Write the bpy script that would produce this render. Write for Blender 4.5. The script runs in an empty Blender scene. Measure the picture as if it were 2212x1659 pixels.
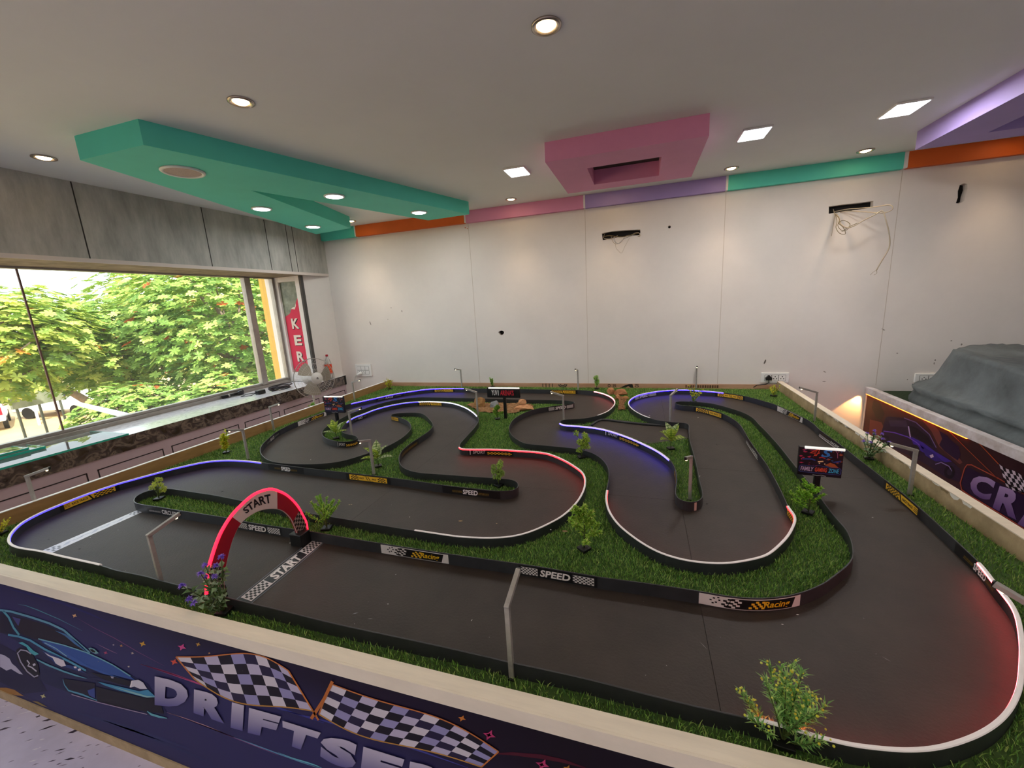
import bpy, bmesh, math, random
import numpy as np
from mathutils import Vector, Matrix
from mathutils.geometry import tessellate_polygon

SC = bpy.context.scene
COL = SC.collection
random.seed(7)
RNG = np.random.default_rng(7)

# ------------------------------------------------------------------ camera, exposure, sky, sun
CAM_H = 1.6
F_PX = 873.293
YAW, PITCH, ROLL = -0.313922, 0.200541, -0.058158
_f = Vector((math.sin(YAW) * math.cos(PITCH), math.cos(YAW) * math.cos(PITCH), -math.sin(PITCH)))
_r0 = Vector((math.cos(YAW), -math.sin(YAW), 0))
_u0 = _r0.cross(_f)
CR = _r0 * math.cos(ROLL) + _u0 * math.sin(ROLL)
CU = -_r0 * math.sin(ROLL) + _u0 * math.cos(ROLL)
CF = _f
cam_d = bpy.data.cameras.new('camera')
cam_d.sensor_width = 36.0
cam_d.lens = F_PX / 2212 * 36.0
cam_d.clip_start = 0.02
cam_d.clip_end = 500
cam = bpy.data.objects.new('camera', cam_d)
COL.objects.link(cam)
cam.matrix_world = Matrix(((CR.x, CU.x, -CF.x, 0), (CR.y, CU.y, -CF.y, 0), (CR.z, CU.z, -CF.z, CAM_H), (0, 0, 0, 1)))
SC.camera = cam
SC.view_settings.view_transform = 'Standard'
SC.view_settings.look = 'None'
SC.view_settings.gamma = 1.0
SC.view_settings.use_curve_mapping = False
SC.view_settings.exposure = 0.0
SC.cycles.use_denoising = True
SC.cycles.max_bounces = 8
SC.cycles.diffuse_bounces = 5
SC.cycles.glossy_bounces = 3
SC.cycles.transparent_max_bounces = 12
SC.cycles.sample_clamp_indirect = 6.0

SKY = 2.9
SUN = 9.0
PANEL_W = 4.9      # square and round LED panels
SPOT_W = 6.2       # warm ceiling spots
w = bpy.data.worlds.new('sky')
SC.world = w
w.use_nodes = True
nt = w.node_tree
bg = nt.nodes['Background']
bg.inputs['Color'].default_value = (0.86, 0.93, 1.0, 1)
bg.inputs['Strength'].default_value = SKY
sl = bpy.data.lights.new('sun', 'SUN')
sl.energy = SUN
sl.angle = 0.02
sl.color = (1.0, 0.95, 0.84)
so = bpy.data.objects.new('sun', sl)
COL.objects.link(so)
so.rotation_euler = Vector((0.62, -0.35, 1.0)).to_track_quat('Z', 'Y').to_euler()

# key heights
ZB = 0.60        # deck of the race table
ZT = 0.647       # top of the track barriers
ZRIM = 0.685
ZCEIL = 2.625
YW = 4.516       # back wall
XL = -3.90       # left wall


def ray(px, py):
    return CR * ((px - 1106) / F_PX) - CU * ((py - 829.5) / F_PX) + CF


def P(px, py, z=ZB):
    d = ray(px, py)
    t = (z - CAM_H) / d.z
    return Vector((d.x * t, d.y * t, z))


def PY(px, py, y):
    d = ray(px, py)
    t = y / d.y
    return Vector((d.x * t, y, CAM_H + d.z * t))


def PX(px, py, x):
    d = ray(px, py)
    t = x / d.x
    return Vector((x, d.y * t, CAM_H + d.z * t))


# ------------------------------------------------------------------ materials
def lin(c):
    if isinstance(c, str):
        c = c.lstrip('#')
        c = tuple(int(c[i:i + 2], 16) / 255 for i in (0, 2, 4))
    return tuple((v / 12.92 if v <= 0.04045 else ((v + 0.055) / 1.055) ** 2.4) for v in c)


MATS = {}


def mat(name, color, rough=0.6, metal=0.0, spec=0.4, noise=0.0, nscale=8.0, bump=0.0, bscale=40.0, emis=None, estr=0.0, color2=None, stretch=None, alpha=1.0, coat=0.0, sheen=0.0):
    if name in MATS:
        return MATS[name]
    m = bpy.data.materials.new(name)
    m.use_nodes = True
    n, l = m.node_tree.nodes, m.node_tree.links
    b = n['Principled BSDF']
    c = lin(color)
    b.inputs['Base Color'].default_value = (*c, 1)
    b.inputs['Roughness'].default_value = rough
    b.inputs['Metallic'].default_value = metal
    b.inputs['Specular IOR Level'].default_value = spec
    b.inputs['Alpha'].default_value = alpha
    if coat:
        b.inputs['Coat Weight'].default_value = coat
        b.inputs['Coat Roughness'].default_value = 0.08
    co = None
    if noise or color2 or bump:
        co = n.new('ShaderNodeTexCoord')
        mp = n.new('ShaderNodeMapping')
        l.new(co.outputs['Object'], mp.inputs['Vector'])
        if stretch:
            mp.inputs['Scale'].default_value = stretch
    if noise or color2:
        tx = n.new('ShaderNodeTexNoise')
        tx.inputs['Scale'].default_value = nscale
        tx.inputs['Detail'].default_value = 6
        tx.inputs['Roughness'].default_value = 0.65
        l.new(mp.outputs['Vector'], tx.inputs['Vector'])
        rp = n.new('ShaderNodeValToRGB')
        rp.color_ramp.elements[0].position = 0.32
        rp.color_ramp.elements[1].position = 0.68
        if color2:
            c2 = lin(color2)
            rp.color_ramp.elements[0].color = (*c2, 1)
            rp.color_ramp.elements[1].color = (*c, 1)
        else:
            rp.color_ramp.elements[0].color = (*[v * (1 - noise) for v in c], 1)
            rp.color_ramp.elements[1].color = (*[min(1, v * (1 + noise)) for v in c], 1)
        l.new(tx.outputs['Fac'], rp.inputs['Fac'])
        l.new(rp.outputs['Color'], b.inputs['Base Color'])
    if bump:
        t2 = n.new('ShaderNodeTexNoise')
        t2.inputs['Scale'].default_value = bscale
        t2.inputs['Detail'].default_value = 4
        l.new(mp.outputs['Vector'], t2.inputs['Vector'])
        bp = n.new('ShaderNodeBump')
        bp.inputs['Strength'].default_value = bump
        bp.inputs['Distance'].default_value = 0.01
        l.new(t2.outputs['Fac'], bp.inputs['Height'])
        l.new(bp.outputs['Normal'], b.inputs['Normal'])
    if emis:
        b.inputs['Emission Color'].default_value = (*lin(emis), 1)
        b.inputs['Emission Strength'].default_value = estr
    MATS[name] = m
    return m


def attr_mat(name, rough=0.5, spec=0.4, transl=0.0):
    if name in MATS:
        return MATS[name]
    m = bpy.data.materials.new(name)
    m.use_nodes = True
    n, l = m.node_tree.nodes, m.node_tree.links
    b = n['Principled BSDF']
    a = n.new('ShaderNodeAttribute')
    a.attribute_name = 'col'
    l.new(a.outputs['Color'], b.inputs['Base Color'])
    b.inputs['Roughness'].default_value = rough
    b.inputs['Specular IOR Level'].default_value = spec
    if transl:
        tr = n.new('ShaderNodeBsdfTranslucent')
        l.new(a.outputs['Color'], tr.inputs['Color'])
        mx = n.new('ShaderNodeMixShader')
        mx.inputs['Fac'].default_value = transl
        l.new(b.outputs[0], mx.inputs[1])
        l.new(tr.outputs[0], mx.inputs[2])
        l.new(mx.outputs[0], n['Material Output'].inputs['Surface'])
    MATS[name] = m
    return m


def glass_mat(name, tint=(1, 1, 1), refl=0.12, rough=0.02, haze=0.0):
    m = bpy.data.materials.new(name)
    m.use_nodes = True
    n, l = m.node_tree.nodes, m.node_tree.links
    n.remove(n['Principled BSDF'])
    t = n.new('ShaderNodeBsdfTransparent')
    t.inputs['Color'].default_value = (*tint, 1)
    g = n.new('ShaderNodeBsdfGlossy')
    g.inputs['Roughness'].default_value = rough
    mx = n.new('ShaderNodeMixShader')
    fr = n.new('ShaderNodeLayerWeight')
    fr.inputs['Blend'].default_value = refl
    l.new(fr.outputs['Fresnel'], mx.inputs['Fac'])
    l.new(t.outputs[0], mx.inputs[1])
    l.new(g.outputs[0], mx.inputs[2])
    out = mx
    if haze:
        d = n.new('ShaderNodeBsdfDiffuse')
        d.inputs['Color'].default_value = (.85, .87, .85, 1)
        m2 = n.new('ShaderNodeMixShader')
        m2.inputs['Fac'].default_value = haze  # white veil mixed into the shader, lightens what shows through
        l.new(mx.outputs[0], m2.inputs[1])
        l.new(d.outputs[0], m2.inputs[2])
        out = m2
    l.new(out.outputs[0], n['Material Output'].inputs['Surface'])
    MATS[name] = m
    return m


def marble_mat(name, dark=False):
    m = bpy.data.materials.new(name)
    m.use_nodes = True
    n, l = m.node_tree.nodes, m.node_tree.links
    b = n['Principled BSDF']
    co = n.new('ShaderNodeTexCoord')
    nz = n.new('ShaderNodeTexNoise')
    nz.inputs['Scale'].default_value = 9.0
    nz.inputs['Detail'].default_value = 10
    nz.inputs['Distortion'].default_value = 1.6
    l.new(co.outputs['Object'], nz.inputs['Vector'])
    rp = n.new('ShaderNodeValToRGB')
    e = rp.color_ramp.elements
    cols = [(0.30, '#201c1e'), (0.46, '#3f383a'), (0.55, '#71675f'), (0.63, '#332b2d'), (0.74, '#958a80')]
    e[0].position, e[0].color = cols[0][0], (*lin(cols[0][1]), 1)
    e[1].position, e[1].color = cols[-1][0], (*lin(cols[-1][1]), 1)
    for p, c in cols[1:-1]:
        k = e.new(p)
        k.color = (*lin(c), 1)
    l.new(nz.outputs['Fac'], rp.inputs['Fac'])
    l.new(rp.outputs['Color'], b.inputs['Base Color'])
    b.inputs['Roughness'].default_value = 0.12
    b.inputs['Specular IOR Level'].default_value = 0.9
    MATS[name] = m
    return m


M_WALL = mat('wall_paint', '#e4ddd6', 0.75, noise=0.05, nscale=1.3, bump=0.05, bscale=25)
M_CEIL = mat('ceiling_paint', '#e6e8e4', 0.8, noise=0.02, nscale=2)
M_CONC = mat('raw_concrete', '#c2bfb6', 0.8, color2='#9c9a93', nscale=3.2, stretch=(1, 3.2, .8), bump=0.2, bscale=30)
M_TILE = mat('floor_tile', '#d6cde6', 0.35, noise=0.12, nscale=3, bump=0.03)
M_MAT = mat('track_rubber', '#372e28', 0.56, noise=0.2, nscale=5, bump=0.16, bscale=120, spec=0.42)
M_RAIL = mat('barrier_rubber', '#2f3032', 0.40, spec=0.55, noise=0.2, nscale=20)
M_PLY = mat('plywood', '#a37c4c', 0.6, noise=0.15, nscale=6, stretch=(1, 1, 6))
M_RIM = mat('rim_paint', '#e9dcc6', 0.55, noise=0.07, nscale=9, stretch=(0.4, 4, 1), bump=0.05)
M_PLASTER = mat('rough_plaster', '#c3a983', 0.8, color2='#a08a68', nscale=9, bump=0.2)
M_WHITE = mat('white_plastic', '#eceae6', 0.35)
M_BLACK = mat('black_plastic', '#141414', 0.4)
M_STEEL = mat('brushed_steel', '#b3aea6', 0.38, metal=0.45, noise=0.15, nscale=30)
M_ALU = mat('aluminium_frame', '#a09a92', 0.45, metal=0.6, noise=0.12, nscale=12)
M_PRINT = attr_mat('printed_vinyl', 0.5, 0.12)
M_STICK = attr_mat('printed_sticker', 0.35, 0.5)
M_LEAF = attr_mat('plastic_leaf', 0.45, 0.35, 0.38)
M_TREELEAF = attr_mat('tree_leaf', 0.5, 0.3, 0.3)
M_GRASS = attr_mat('turf_blade', 0.55, 0.25, 0.1)
M_TURFBASE = mat('turf_backing', '#3f5826', 0.9)
M_MARBLE = marble_mat('counter_marble')
M_GLASS = glass_mat('window_glass', (0.97, 0.99, 0.98), 0.06, 0.0, 0.05)  # white haze put into the pane washes out the trees outside
M_LEDW = mat('led_diffuser', '#ffffff', 0.4, emis='#f6f8ff', estr=9.0)
M_LEDWARM = mat('warm_bulb', '#fff1d0', 0.4, emis='#ffd9a0', estr=30.0)
M_TUBE = mat('white_silicone', '#e9e4e2', 0.45, emis='#ffe9e2', estr=0.12)


# ------------------------------------------------------------------ mesh building
class MB:
    def __init__(s):
        s.v, s.f, s.mi, s.c = [], [], [], []
        s.m = Matrix.Identity(4)
        s.col = None

    def add(s, vs, fs, mi=0, cols=None):
        o = len(s.v)
        for i, p in enumerate(vs):
            q = s.m @ Vector(p)
            s.v.append((q.x, q.y, q.z))
            s.c.append(cols[i] if cols else (s.col or (1, 1, 1)))
        for f in fs:
            s.f.append(tuple(o + i for i in f))
            s.mi.append(mi)

    def box(s, lo, hi, mi=0):
        x0, y0, z0 = lo
        x1, y1, z1 = hi
        s.add([(x0, y0, z0), (x1, y0, z0), (x1, y1, z0), (x0, y1, z0), (x0, y0, z1), (x1, y0, z1), (x1, y1, z1), (x0, y1, z1)],
              [(0, 3, 2, 1), (4, 5, 6, 7), (0, 1, 5, 4), (1, 2, 6, 5), (2, 3, 7, 6), (3, 0, 4, 7)], mi)

    def prism(s, poly, z0, z1, mi=0):
        n = len(poly)
        vs = [(p[0], p[1], z0) for p in poly] + [(p[0], p[1], z1) for p in poly]
        fs = [tuple(reversed(range(n))), tuple(range(n, 2 * n))] + [(i, (i + 1) % n, n + (i + 1) % n, n + i) for i in range(n)]
        s.add(vs, fs, mi)

    def tube(s, pts, r, n=8, mi=0, caps=True, closed=False):
        pts = [Vector(p) for p in pts]
        k = len(pts)
        rs = r if isinstance(r, (list, tuple)) else [r] * k
        vs, fs = [], []
        up = None
        for i, p in enumerate(pts):
            a = pts[(i - 1) % k] if (i or closed) else p
            b = pts[(i + 1) % k] if (i < k - 1 or closed) else p
            t = (b - a).normalized() if (b - a).length > 1e-9 else Vector((0, 0, 1))
            if up is None:
                up = t.orthogonal().normalized()
            up = (up - t * up.dot(t))
            up = up.normalized() if up.length > 1e-6 else t.orthogonal().normalized()
            sd = t.cross(up)
            for j in range(n):
                a2 = 2 * math.pi * j / n
                vs.append(p + (up * math.cos(a2) + sd * math.sin(a2)) * rs[i])
        for i in range(k if closed else k - 1):
            i2 = (i + 1) % k
            for j in range(n):
                j2 = (j + 1) % n
                fs.append((i * n + j, i * n + j2, i2 * n + j2, i2 * n + j))
        if caps and not closed:
            fs.append(tuple(reversed(range(n))))
            fs.append(tuple(range((k - 1) * n, k * n)))
        s.add(vs, fs, mi)

    def lathe(s, prof, n=24, mi=0):
        vs, fs = [], []
        for (r, z) in prof:
            for j in range(n):
                a = 2 * math.pi * j / n
                vs.append((r * math.cos(a), r * math.sin(a), z))
        for i in range(len(prof) - 1):
            for j in range(n):
                j2 = (j + 1) % n
                fs.append((i * n + j, i * n + j2, (i + 1) * n + j2, (i + 1) * n + j))
        if prof[0][0] > 1e-6:
            fs.append(tuple(reversed(range(n))))
        if prof[-1][0] > 1e-6:
            fs.append(tuple(range((len(prof) - 1) * n, len(prof) * n)))
        s.add(vs, fs, mi)

    def build(s, name, mats, parent=None, smooth=False, color=False, bevel=0.0, loc=None):
        me = bpy.data.meshes.new(name)
        off = Vector(loc) if loc is not None else None
        vs = s.v if off is None else [(a - off.x, b - off.y, c - off.z) for a, b, c in s.v]
        me.from_pydata(vs, [], s.f)
        for m in (mats if isinstance(mats, (list, tuple)) else [mats]):
            me.materials.append(m)
        if len(me.materials) > 1:
            me.polygons.foreach_set('material_index', s.mi)
        if smooth:
            me.polygons.foreach_set('use_smooth', [True] * len(me.polygons))
        if color:
            at = me.color_attributes.new('col', 'FLOAT_COLOR', 'POINT')
            at.data.foreach_set('color', np.column_stack([np.array(s.c, float).reshape(-1, 3), np.ones(len(s.c))]).ravel())
        me.update()
        o = bpy.data.objects.new(name, me)
        COL.objects.link(o)
        if off is not None:
            o.location = off
        if parent:
            o.parent = parent
        if bevel:
            b = o.modifiers.new('bevel', 'BEVEL')
            b.width = bevel
            b.segments = 2
            b.limit_method = 'ANGLE'
        return o


def tag(o, label=None, cat=None, group=None, kind=None):
    if label:
        o['label'] = label
    if cat:
        o['category'] = cat
    if group:
        o['group'] = group
    if kind:
        o['kind'] = kind
    return o


def empty(name, loc, label, cat, group=None, rz=0.0):
    o = bpy.data.objects.new(name, None)
    o.empty_display_size = 0.05
    o.location = loc
    o.rotation_euler = (0, 0, rz)
    COL.objects.link(o)
    return tag(o, label, cat, group)


def dup(root, loc, rz=0.0, label=None, scale=None):
    r = root.copy()
    COL.objects.link(r)
    r.location = loc
    r.rotation_euler = (0, 0, rz)
    if scale:
        r.scale = (scale,) * 3
    if label:
        r['label'] = label
    for ch in list(root.children):
        c = ch.copy()
        COL.objects.link(c)
        c.parent = r
        for g in list(ch.children):
            d = g.copy()
            COL.objects.link(d)
            d.parent = c
    return r


def lamp(name, kind, loc, energy, color, parent=None, size=0.1, size_y=None, rot=None, blend=0.6, spot=1.2):
    d = bpy.data.lights.new(name, kind)
    d.energy = energy
    d.color = color
    if kind == 'AREA':
        d.shape = 'RECTANGLE' if size_y else 'DISK'
        d.size = size
        if size_y:
            d.size_y = size_y
    elif kind == 'SPOT':
        d.spot_size = spot
        d.spot_blend = blend
        d.shadow_soft_size = size
    else:
        d.shadow_soft_size = size
    o = bpy.data.objects.new(name, d)
    COL.objects.link(o)
    o.location = loc
    if rot:
        o.rotation_euler = rot
    if parent:
        o.parent = parent
    return o


# ------------------------------------------------------------------ lettering and flat prints
_TXT = {}


def text2d(s, shear=0.0, bold=0.0):
    """Flat triangulated lettering scaled to the unit box."""
    k = (s, shear, bold)
    if k in _TXT:
        return _TXT[k]
    c = bpy.data.curves.new('lettering', 'FONT')
    c.body = s
    c.shear = shear
    c.offset = bold
    c.resolution_u = 3
    o = bpy.data.objects.new('lettering', c)
    COL.objects.link(o)
    bpy.context.view_layer.update()
    me = bpy.data.meshes.new_from_object(o)
    vs = np.array([v.co[:2] for v in me.vertices], float)
    fs = [tuple(p.vertices) for p in me.polygons]
    bpy.data.objects.remove(o)
    bpy.data.curves.remove(c)
    bpy.data.meshes.remove(me)
    lo, hi = vs.min(0), vs.max(0)
    vs = (vs - lo) / (hi - lo)
    _TXT[k] = (vs, fs)
    return _TXT[k]


class Print:
    """Flat printed artwork in its own (u, v) sheet coordinates, laid on a surface by a mapping; each layer is a film 0.25 mm thick."""

    def __init__(s, mapper):
        s.mb = MB()
        s.map = mapper

    def _add(s, uv, faces, cols, layer):
        s.mb.add([s.map(u, v, layer) for u, v in uv], faces, 0, cols)

    def poly(s, uv, color, layer=1):
        c = lin(color) if isinstance(color, str) else color
        if len(uv) > 4:
            tris = tessellate_polygon([[Vector((u, v, 0)) for u, v in uv]])
            s._add(uv, [tuple(t) for t in tris], [c] * len(uv), layer)
        else:
            s._add(uv, [tuple(range(len(uv)))], [c] * len(uv), layer)

    def grad(s, uv, cols, layer=1):
        s._add(uv, [tuple(range(len(uv)))], [lin(c) for c in cols], layer)

    def rect(s, u0, v0, u1, v1, color, layer=1, nu=1, nv=1):
        uv, fs, cs = [], [], []
        for j in range(nv + 1):
            for i in range(nu + 1):
                u, v = u0 + (u1 - u0) * i / nu, v0 + (v1 - v0) * j / nv
                uv.append((u, v))
                cs.append(color(u, v) if callable(color) else lin(color))
        for j in range(nv):
            for i in range(nu):
                a = j * (nu + 1) + i
                fs.append((a, a + 1, a + nu + 2, a + nu + 1))
        s._add(uv, fs, cs, layer)

    def line(s, pts, w, color, layer=2, taper=None):
        c = lin(color) if isinstance(color, str) else color
        pts = [Vector(p) for p in pts]
        uv, fs = [], []
        n = len(pts)
        for i, p in enumerate(pts):
            t = (pts[min(i + 1, n - 1)] - pts[max(i - 1, 0)])
            t = t.normalized() if t.length else Vector((1, 0))
            nn = Vector((-t.y, t.x))
            ww = w * (taper[i] if taper else 1)
            uv += [tuple(p + nn * ww / 2), tuple(p - nn * ww / 2)]
        for i in range(n - 1):
            fs.append((2 * i, 2 * i + 1, 2 * i + 3, 2 * i + 2))
        s._add(uv, fs, [c] * len(uv), layer)

    def text(s, string, u0, v0, u1, v1, color, layer=2, shear=0.0, bold=0.0, color2=None, quad=None):
        """Lettering in the box (u0,v0)-(u1,v1), v0 the foot; or inside a quad of four corners bl, br, tr, tl."""
        vs, fs = text2d(string, shear, bold)
        c1 = np.array(lin(color))
        c2 = np.array(lin(color2)) if color2 else c1
        if quad:
            bl, br, tr, tl = [np.array(q, float) for q in quad]
            uv = [tuple((bl * (1 - a) + br * a) * (1 - b) + (tl * (1 - a) + tr * a) * b) for a, b in vs]
        else:
            uv = [(u0 + (u1 - u0) * a, v0 + (v1 - v0) * b) for a, b in vs]
        s._add(uv, fs, [tuple(c2 * (1 - b) + c1 * b) for a, b in vs], layer)

    def checker(s, u0, v0, u1, v1, nu, nv, color, layer=2, slant=0.0, phase=0):
        for i in range(nu):
            for j in range(nv):
                if (i + j + phase) % 2 == 0:
                    a0, a1 = u0 + (u1 - u0) * i / nu, u0 + (u1 - u0) * (i + 1) / nu
                    b0, b1 = v0 + (v1 - v0) * j / nv, v0 + (v1 - v0) * (j + 1) / nv
                    k0, k1 = slant * (b0 - v0), slant * (b1 - v0)
                    s.poly([(a0 + k0, b0), (a1 + k0, b0), (a1 + k1, b1), (a0 + k1, b1)], color, layer)

    def build(s, name, parent, mat_=None, **k):
        return s.mb.build(name, mat_ or M_PRINT, parent, color=True, **k)


# ================================================================== the room
XR, YR = 6.2, -4.2          # far sides of the hall, outside the photo


def struct(name, mb, m, parent=None, **k):
    o = mb.build(name, m, parent, **k)
    if parent is None:
        o['kind'] = 'structure'
    return o


b = MB(); b.box((-4.7, YR - .15, -0.12), (XR + .15, YW + .15, 0.0)); struct('floor', b, M_TILE)
b = MB(); b.box((-4.7, YR - .15, ZCEIL), (XR + .15, YW + .15, ZCEIL + .15)); struct('ceiling', b, M_CEIL)
b = MB(); b.box((XR, YR, 0), (XR + .15, YW, ZCEIL)); struct('wall_right', b, M_WALL)
b = MB(); b.box((-4.7, YR - .15, 0), (XR + .15, YR, ZCEIL)); struct('wall_rear', b, M_WALL)

# back wall of plasterboard sheets, with ragged cut-outs where the cables come through
HOLES = [[(-.392, .640), (-.30, .652), (-.15, .648), (-.012, .640), (-.008, .615), (-.02, .585), (-.13, .592), (-.26, .585), (-.385, .572)],
         [(1.588, .668), (1.70, .673), (1.82, .672), (1.912, .676), (1.915, .622), (1.80, .615), (1.70, .612), (1.592, .606)],
         [(2.485, .727), (2.51, .735), (2.532, .728), (2.538, .69), (2.53, .64), (2.53, .600), (2.50, .582), (2.477, .588), (2.484, .63), (2.478, .68)]]
HOLES += [[(-1.561 + .034 * math.cos(a) * (1 + .15 * math.sin(3 * a)), -.351 + .026 * math.sin(a)) for a in [k * .5236 for k in range(12)]],
          [(.265 + .014 * math.cos(a), .636 + .014 * math.sin(a)) for a in [k * .785 for k in range(8)]]]
outer = [(XL - .8, -1.6), (XR, -1.6), (XR, 1.025), (XL - .8, 1.025)]
loops = [[Vector((x, z, 0)) for x, z in outer]] + [[Vector((x, z, 0)) for x, z in h] for h in HOLES]
flat = [p for l in loops for p in l]
tris = tessellate_polygon(loops)
b = MB()
b.add([(p.x, YW, p.y + CAM_H) for p in flat], [tuple(t) for t in tris])
for h in HOLES:
    n = len(h)
    b.add([(x, YW, z + CAM_H) for x, z in h] + [(x, YW + .05, z + CAM_H) for x, z in h], [(i, (i + 1) % n, n + (i + 1) % n, n + i) for i in range(n)])
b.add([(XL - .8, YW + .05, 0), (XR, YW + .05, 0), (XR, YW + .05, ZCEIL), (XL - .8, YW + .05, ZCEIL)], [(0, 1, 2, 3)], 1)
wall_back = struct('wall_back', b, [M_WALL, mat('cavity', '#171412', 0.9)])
for i, x in enumerate((-1.878, -.56, .757, 2.09)):
    b = MB(); b.box((x - .0022, YW - .0012, .645), (x + .0022, YW - .0002, 2.49)); b.build('sheet_seam', mat('seam_filler', '#c4b8aa', 0.9), wall_back)
# scuffs and plaster flecks on the wall paint
pr_ = Print(lambda u, v, l: (u, YW - .0004 - .0003 * l, v))
for (px, py, w_, h_, a) in [(1005, 492, 5, 3, 0), (1010, 494, 4, 3, 0), (800, 698, 4, 16, .3), (1652, 782, 4, 14, -.3), (1908, 712, 10, 3, -.6), (1781, 803, 8, 3, -.6), (2077, 744, 3, 6, 0), (2055, 736, 4, 2, 0), (2020, 778, 3, 4, .2), (2018, 785, 3, 6, 0), (1938, 763, 4, 3, 0), (1780, 824, 7, 2, 0), (868, 672, 4, 8, 0), (845, 665, 3, 3, 0), (838, 690, 3, 3, 0), (1960, 820, 2, 3, 0)]:
    c = PY(px, py, YW)
    s = .0046
    pts = []
    for k in range(7):
        t = k * 2 * math.pi / 7
        x, z = math.cos(t) * w_ * s * random.uniform(.6, 1) / 2, math.sin(t) * h_ * s * random.uniform(.6, 1) / 2
        pts.append((c.x + x * math.cos(a) - z * math.sin(a), c.z + x * math.sin(a) + z * math.cos(a)))
    pr_.poly(pts, '#d0622c' if px in (1005, 1010) else random.choice(['#8d857c', '#a39a90', '#5f5751']))
pr_.build('scuff_marks', wall_back, attr_mat('scuff', .9, .1))

# left wall: concrete band over the window, plinth under the counter, plastered pier at the end
b = MB(); b.box((-4.62, YR, 2.078), (XL, YW, ZCEIL)); wl = struct('wall_left', b, M_CONC)
for y in (.35, 1.12, 2.06, 2.98, 3.65, 3.93, 4.02):
    b = MB(); b.box((XL - .001, y - .004, 2.08), (XL + .0012, y + .004, ZCEIL - .002)); b.build('board_joint', mat('joint_dark', '#3a3835', .9), wl)
b = MB(); b.box((-4.62, YR, 0), (-4.40, YW, .74)); b.build('parapet', M_WALL, wl)
b = MB(); b.prism([(-4.0, 4.12), (-3.90, 4.516), (-4.62, 4.516), (-4.62, 4.18), (-4.42, 4.18), (-4.42, 4.12)], .74, 2.078); b.build('pier', M_WALL, wl)
b = MB(); b.box((-4.46, YR, 2.062), (XL - .004, 4.12, 2.0775)); b.build('lintel_soffit', mat('lintel_plaster', '#9c8f83', .8, color2='#6b5f56', nscale=7), wl)
b = MB(); b.box((XL - .006, YR, 2.062), (XL + .004, YW - .002, 2.092)); b.build('lintel_edge', mat('lintel_edge_paint', '#d9cdc4', .7), wl)

# ceiling border of painted panels along the back wall
segs = [(-3.895, -3.385, 'teal'), (-3.365, -1.905, 'orange'), (-1.885, -.57, 'pink'), (-.55, .745, 'purple'), (.765, 2.07, 'teal'), (2.10, 3.6, 'orange'), (3.62, 5.0, 'pink')]
PAINT = {'teal': mat('teal_paint', '#5ad2bb', .6, noise=.04, nscale=3), 'orange': mat('orange_paint', '#d9641f', .6, noise=.06, nscale=3),
         'pink': mat('pink_paint', '#df93b8', .6, noise=.04, nscale=3), 'purple': mat('purple_paint', '#a591cc', .6, noise=.04, nscale=3)}
for i, (x0, x1, c) in enumerate(segs):
    b = MB(); b.box((x0, YW - .05, ZCEIL - .128), (x1, YW - .001, ZCEIL - .0005)); struct('trim_%d' % (i + 1), b, PAINT[c])
b = MB()
b.box((-3.895, YW - .046, ZCEIL - .124), (5.0, YW - .001, ZCEIL - .001)); struct('trim_8', b, M_WHITE)

# window: aluminium frame, two large panes, mullion, narrow end pane, return light with a white frame
XW = -4.40
wz0, wz1 = .80, 2.066
b = MB()
for (y0, y1, x0, x1) in ((YR + .05, 4.12, XW - .03, XW + .03),):
    b.box((x0, y0, .735), (x1, y1, .775)); b.box((x0 - .02, y0, .775), (x1 - .02, y1, wz0)); b.box((x0, y0, wz1 - .02), (x1, y1, 2.0775))
ym0 = PX(524, 600, XW).y; ym1 = PX(533, 600, XW).y
b.box((XW - .035, ym0 - .01, .78), (XW + .03, ym1 + .012, 2.06))
b.box((XW - .03, 4.06, .78), (XW + .03, 4.12, 2.06))
win = struct('window_1', b, M_ALU, bevel=.003)
b = MB(); b.box((XW - .004, YR + .05, wz0 - .002), (XW + .004, 1.868, wz1 - .015)); b.build('pane', M_GLASS, win)
b = MB(); b.box((XW - .004, 1.874, wz0 - .002), (XW + .004, ym0, wz1 - .015)); b.build('pane', M_GLASS, win)
b = MB(); b.box((XW - .004, ym1, wz0 - .002), (XW + .004, 4.06, wz1 - .015)); b.build('pane', M_GLASS, win)
b = MB(); b.box((XW - .006, 1.866, wz0), (XW + .006, 1.876, wz1 - .01)); b.build('glazing_joint', mat('silicone_joint', '#6f4f45', .6), win)
b = MB()
yr = 4.11
x0, x1 = -4.385, -3.985
b.box((x0, yr - .02, .745), (x0 + .065, yr + .02, 2.06)); b.box((x1 - .065, yr - .02, .745), (x1, yr + .02, 2.06))
b.box((x0 + .065, yr - .02, .745), (x1 - .065, yr + .02, .86)); b.box((x0 + .065, yr - .02, 2.0), (x1 - .065, yr + .02, 2.06))
w2 = struct('window_2', b, mat('white_window_frame', '#e9e4e0', .5, noise=.06, nscale=10), bevel=.003)
b = MB(); b.box((x1, yr - .022, .745), (x1 + .03, yr + .02, 2.06)); b.build('dark_strip', mat('strip_dark', '#4a4744', .7), w2)  # dark strip down the right edge of the white frame
b = MB(); b.box((x0 + .06, yr + .006, .85), (x1 - .06, yr + .012, 2.005)); b.build('pane', mat('dusty_glass', '#9aa088', .35, color2='#5e6650', nscale=9), w2)
pr_ = Print(lambda u, v, l: (u, yr + .005 - .0006 * l, v))
X0, X1 = x0 + .072, x1 - .066
pr_.poly([(X0, .87), (X1, .862), (X1, 1.79), (X1 - .02, 1.80), (X1 - .06, 1.74), (X1 - .08, 1.685), (X1 - .14, 1.67), (X1 - .18, 1.61), (X0, 1.575)], '#e0405c', 1)
xc = (X0 + X1) / 2 + .012
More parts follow.
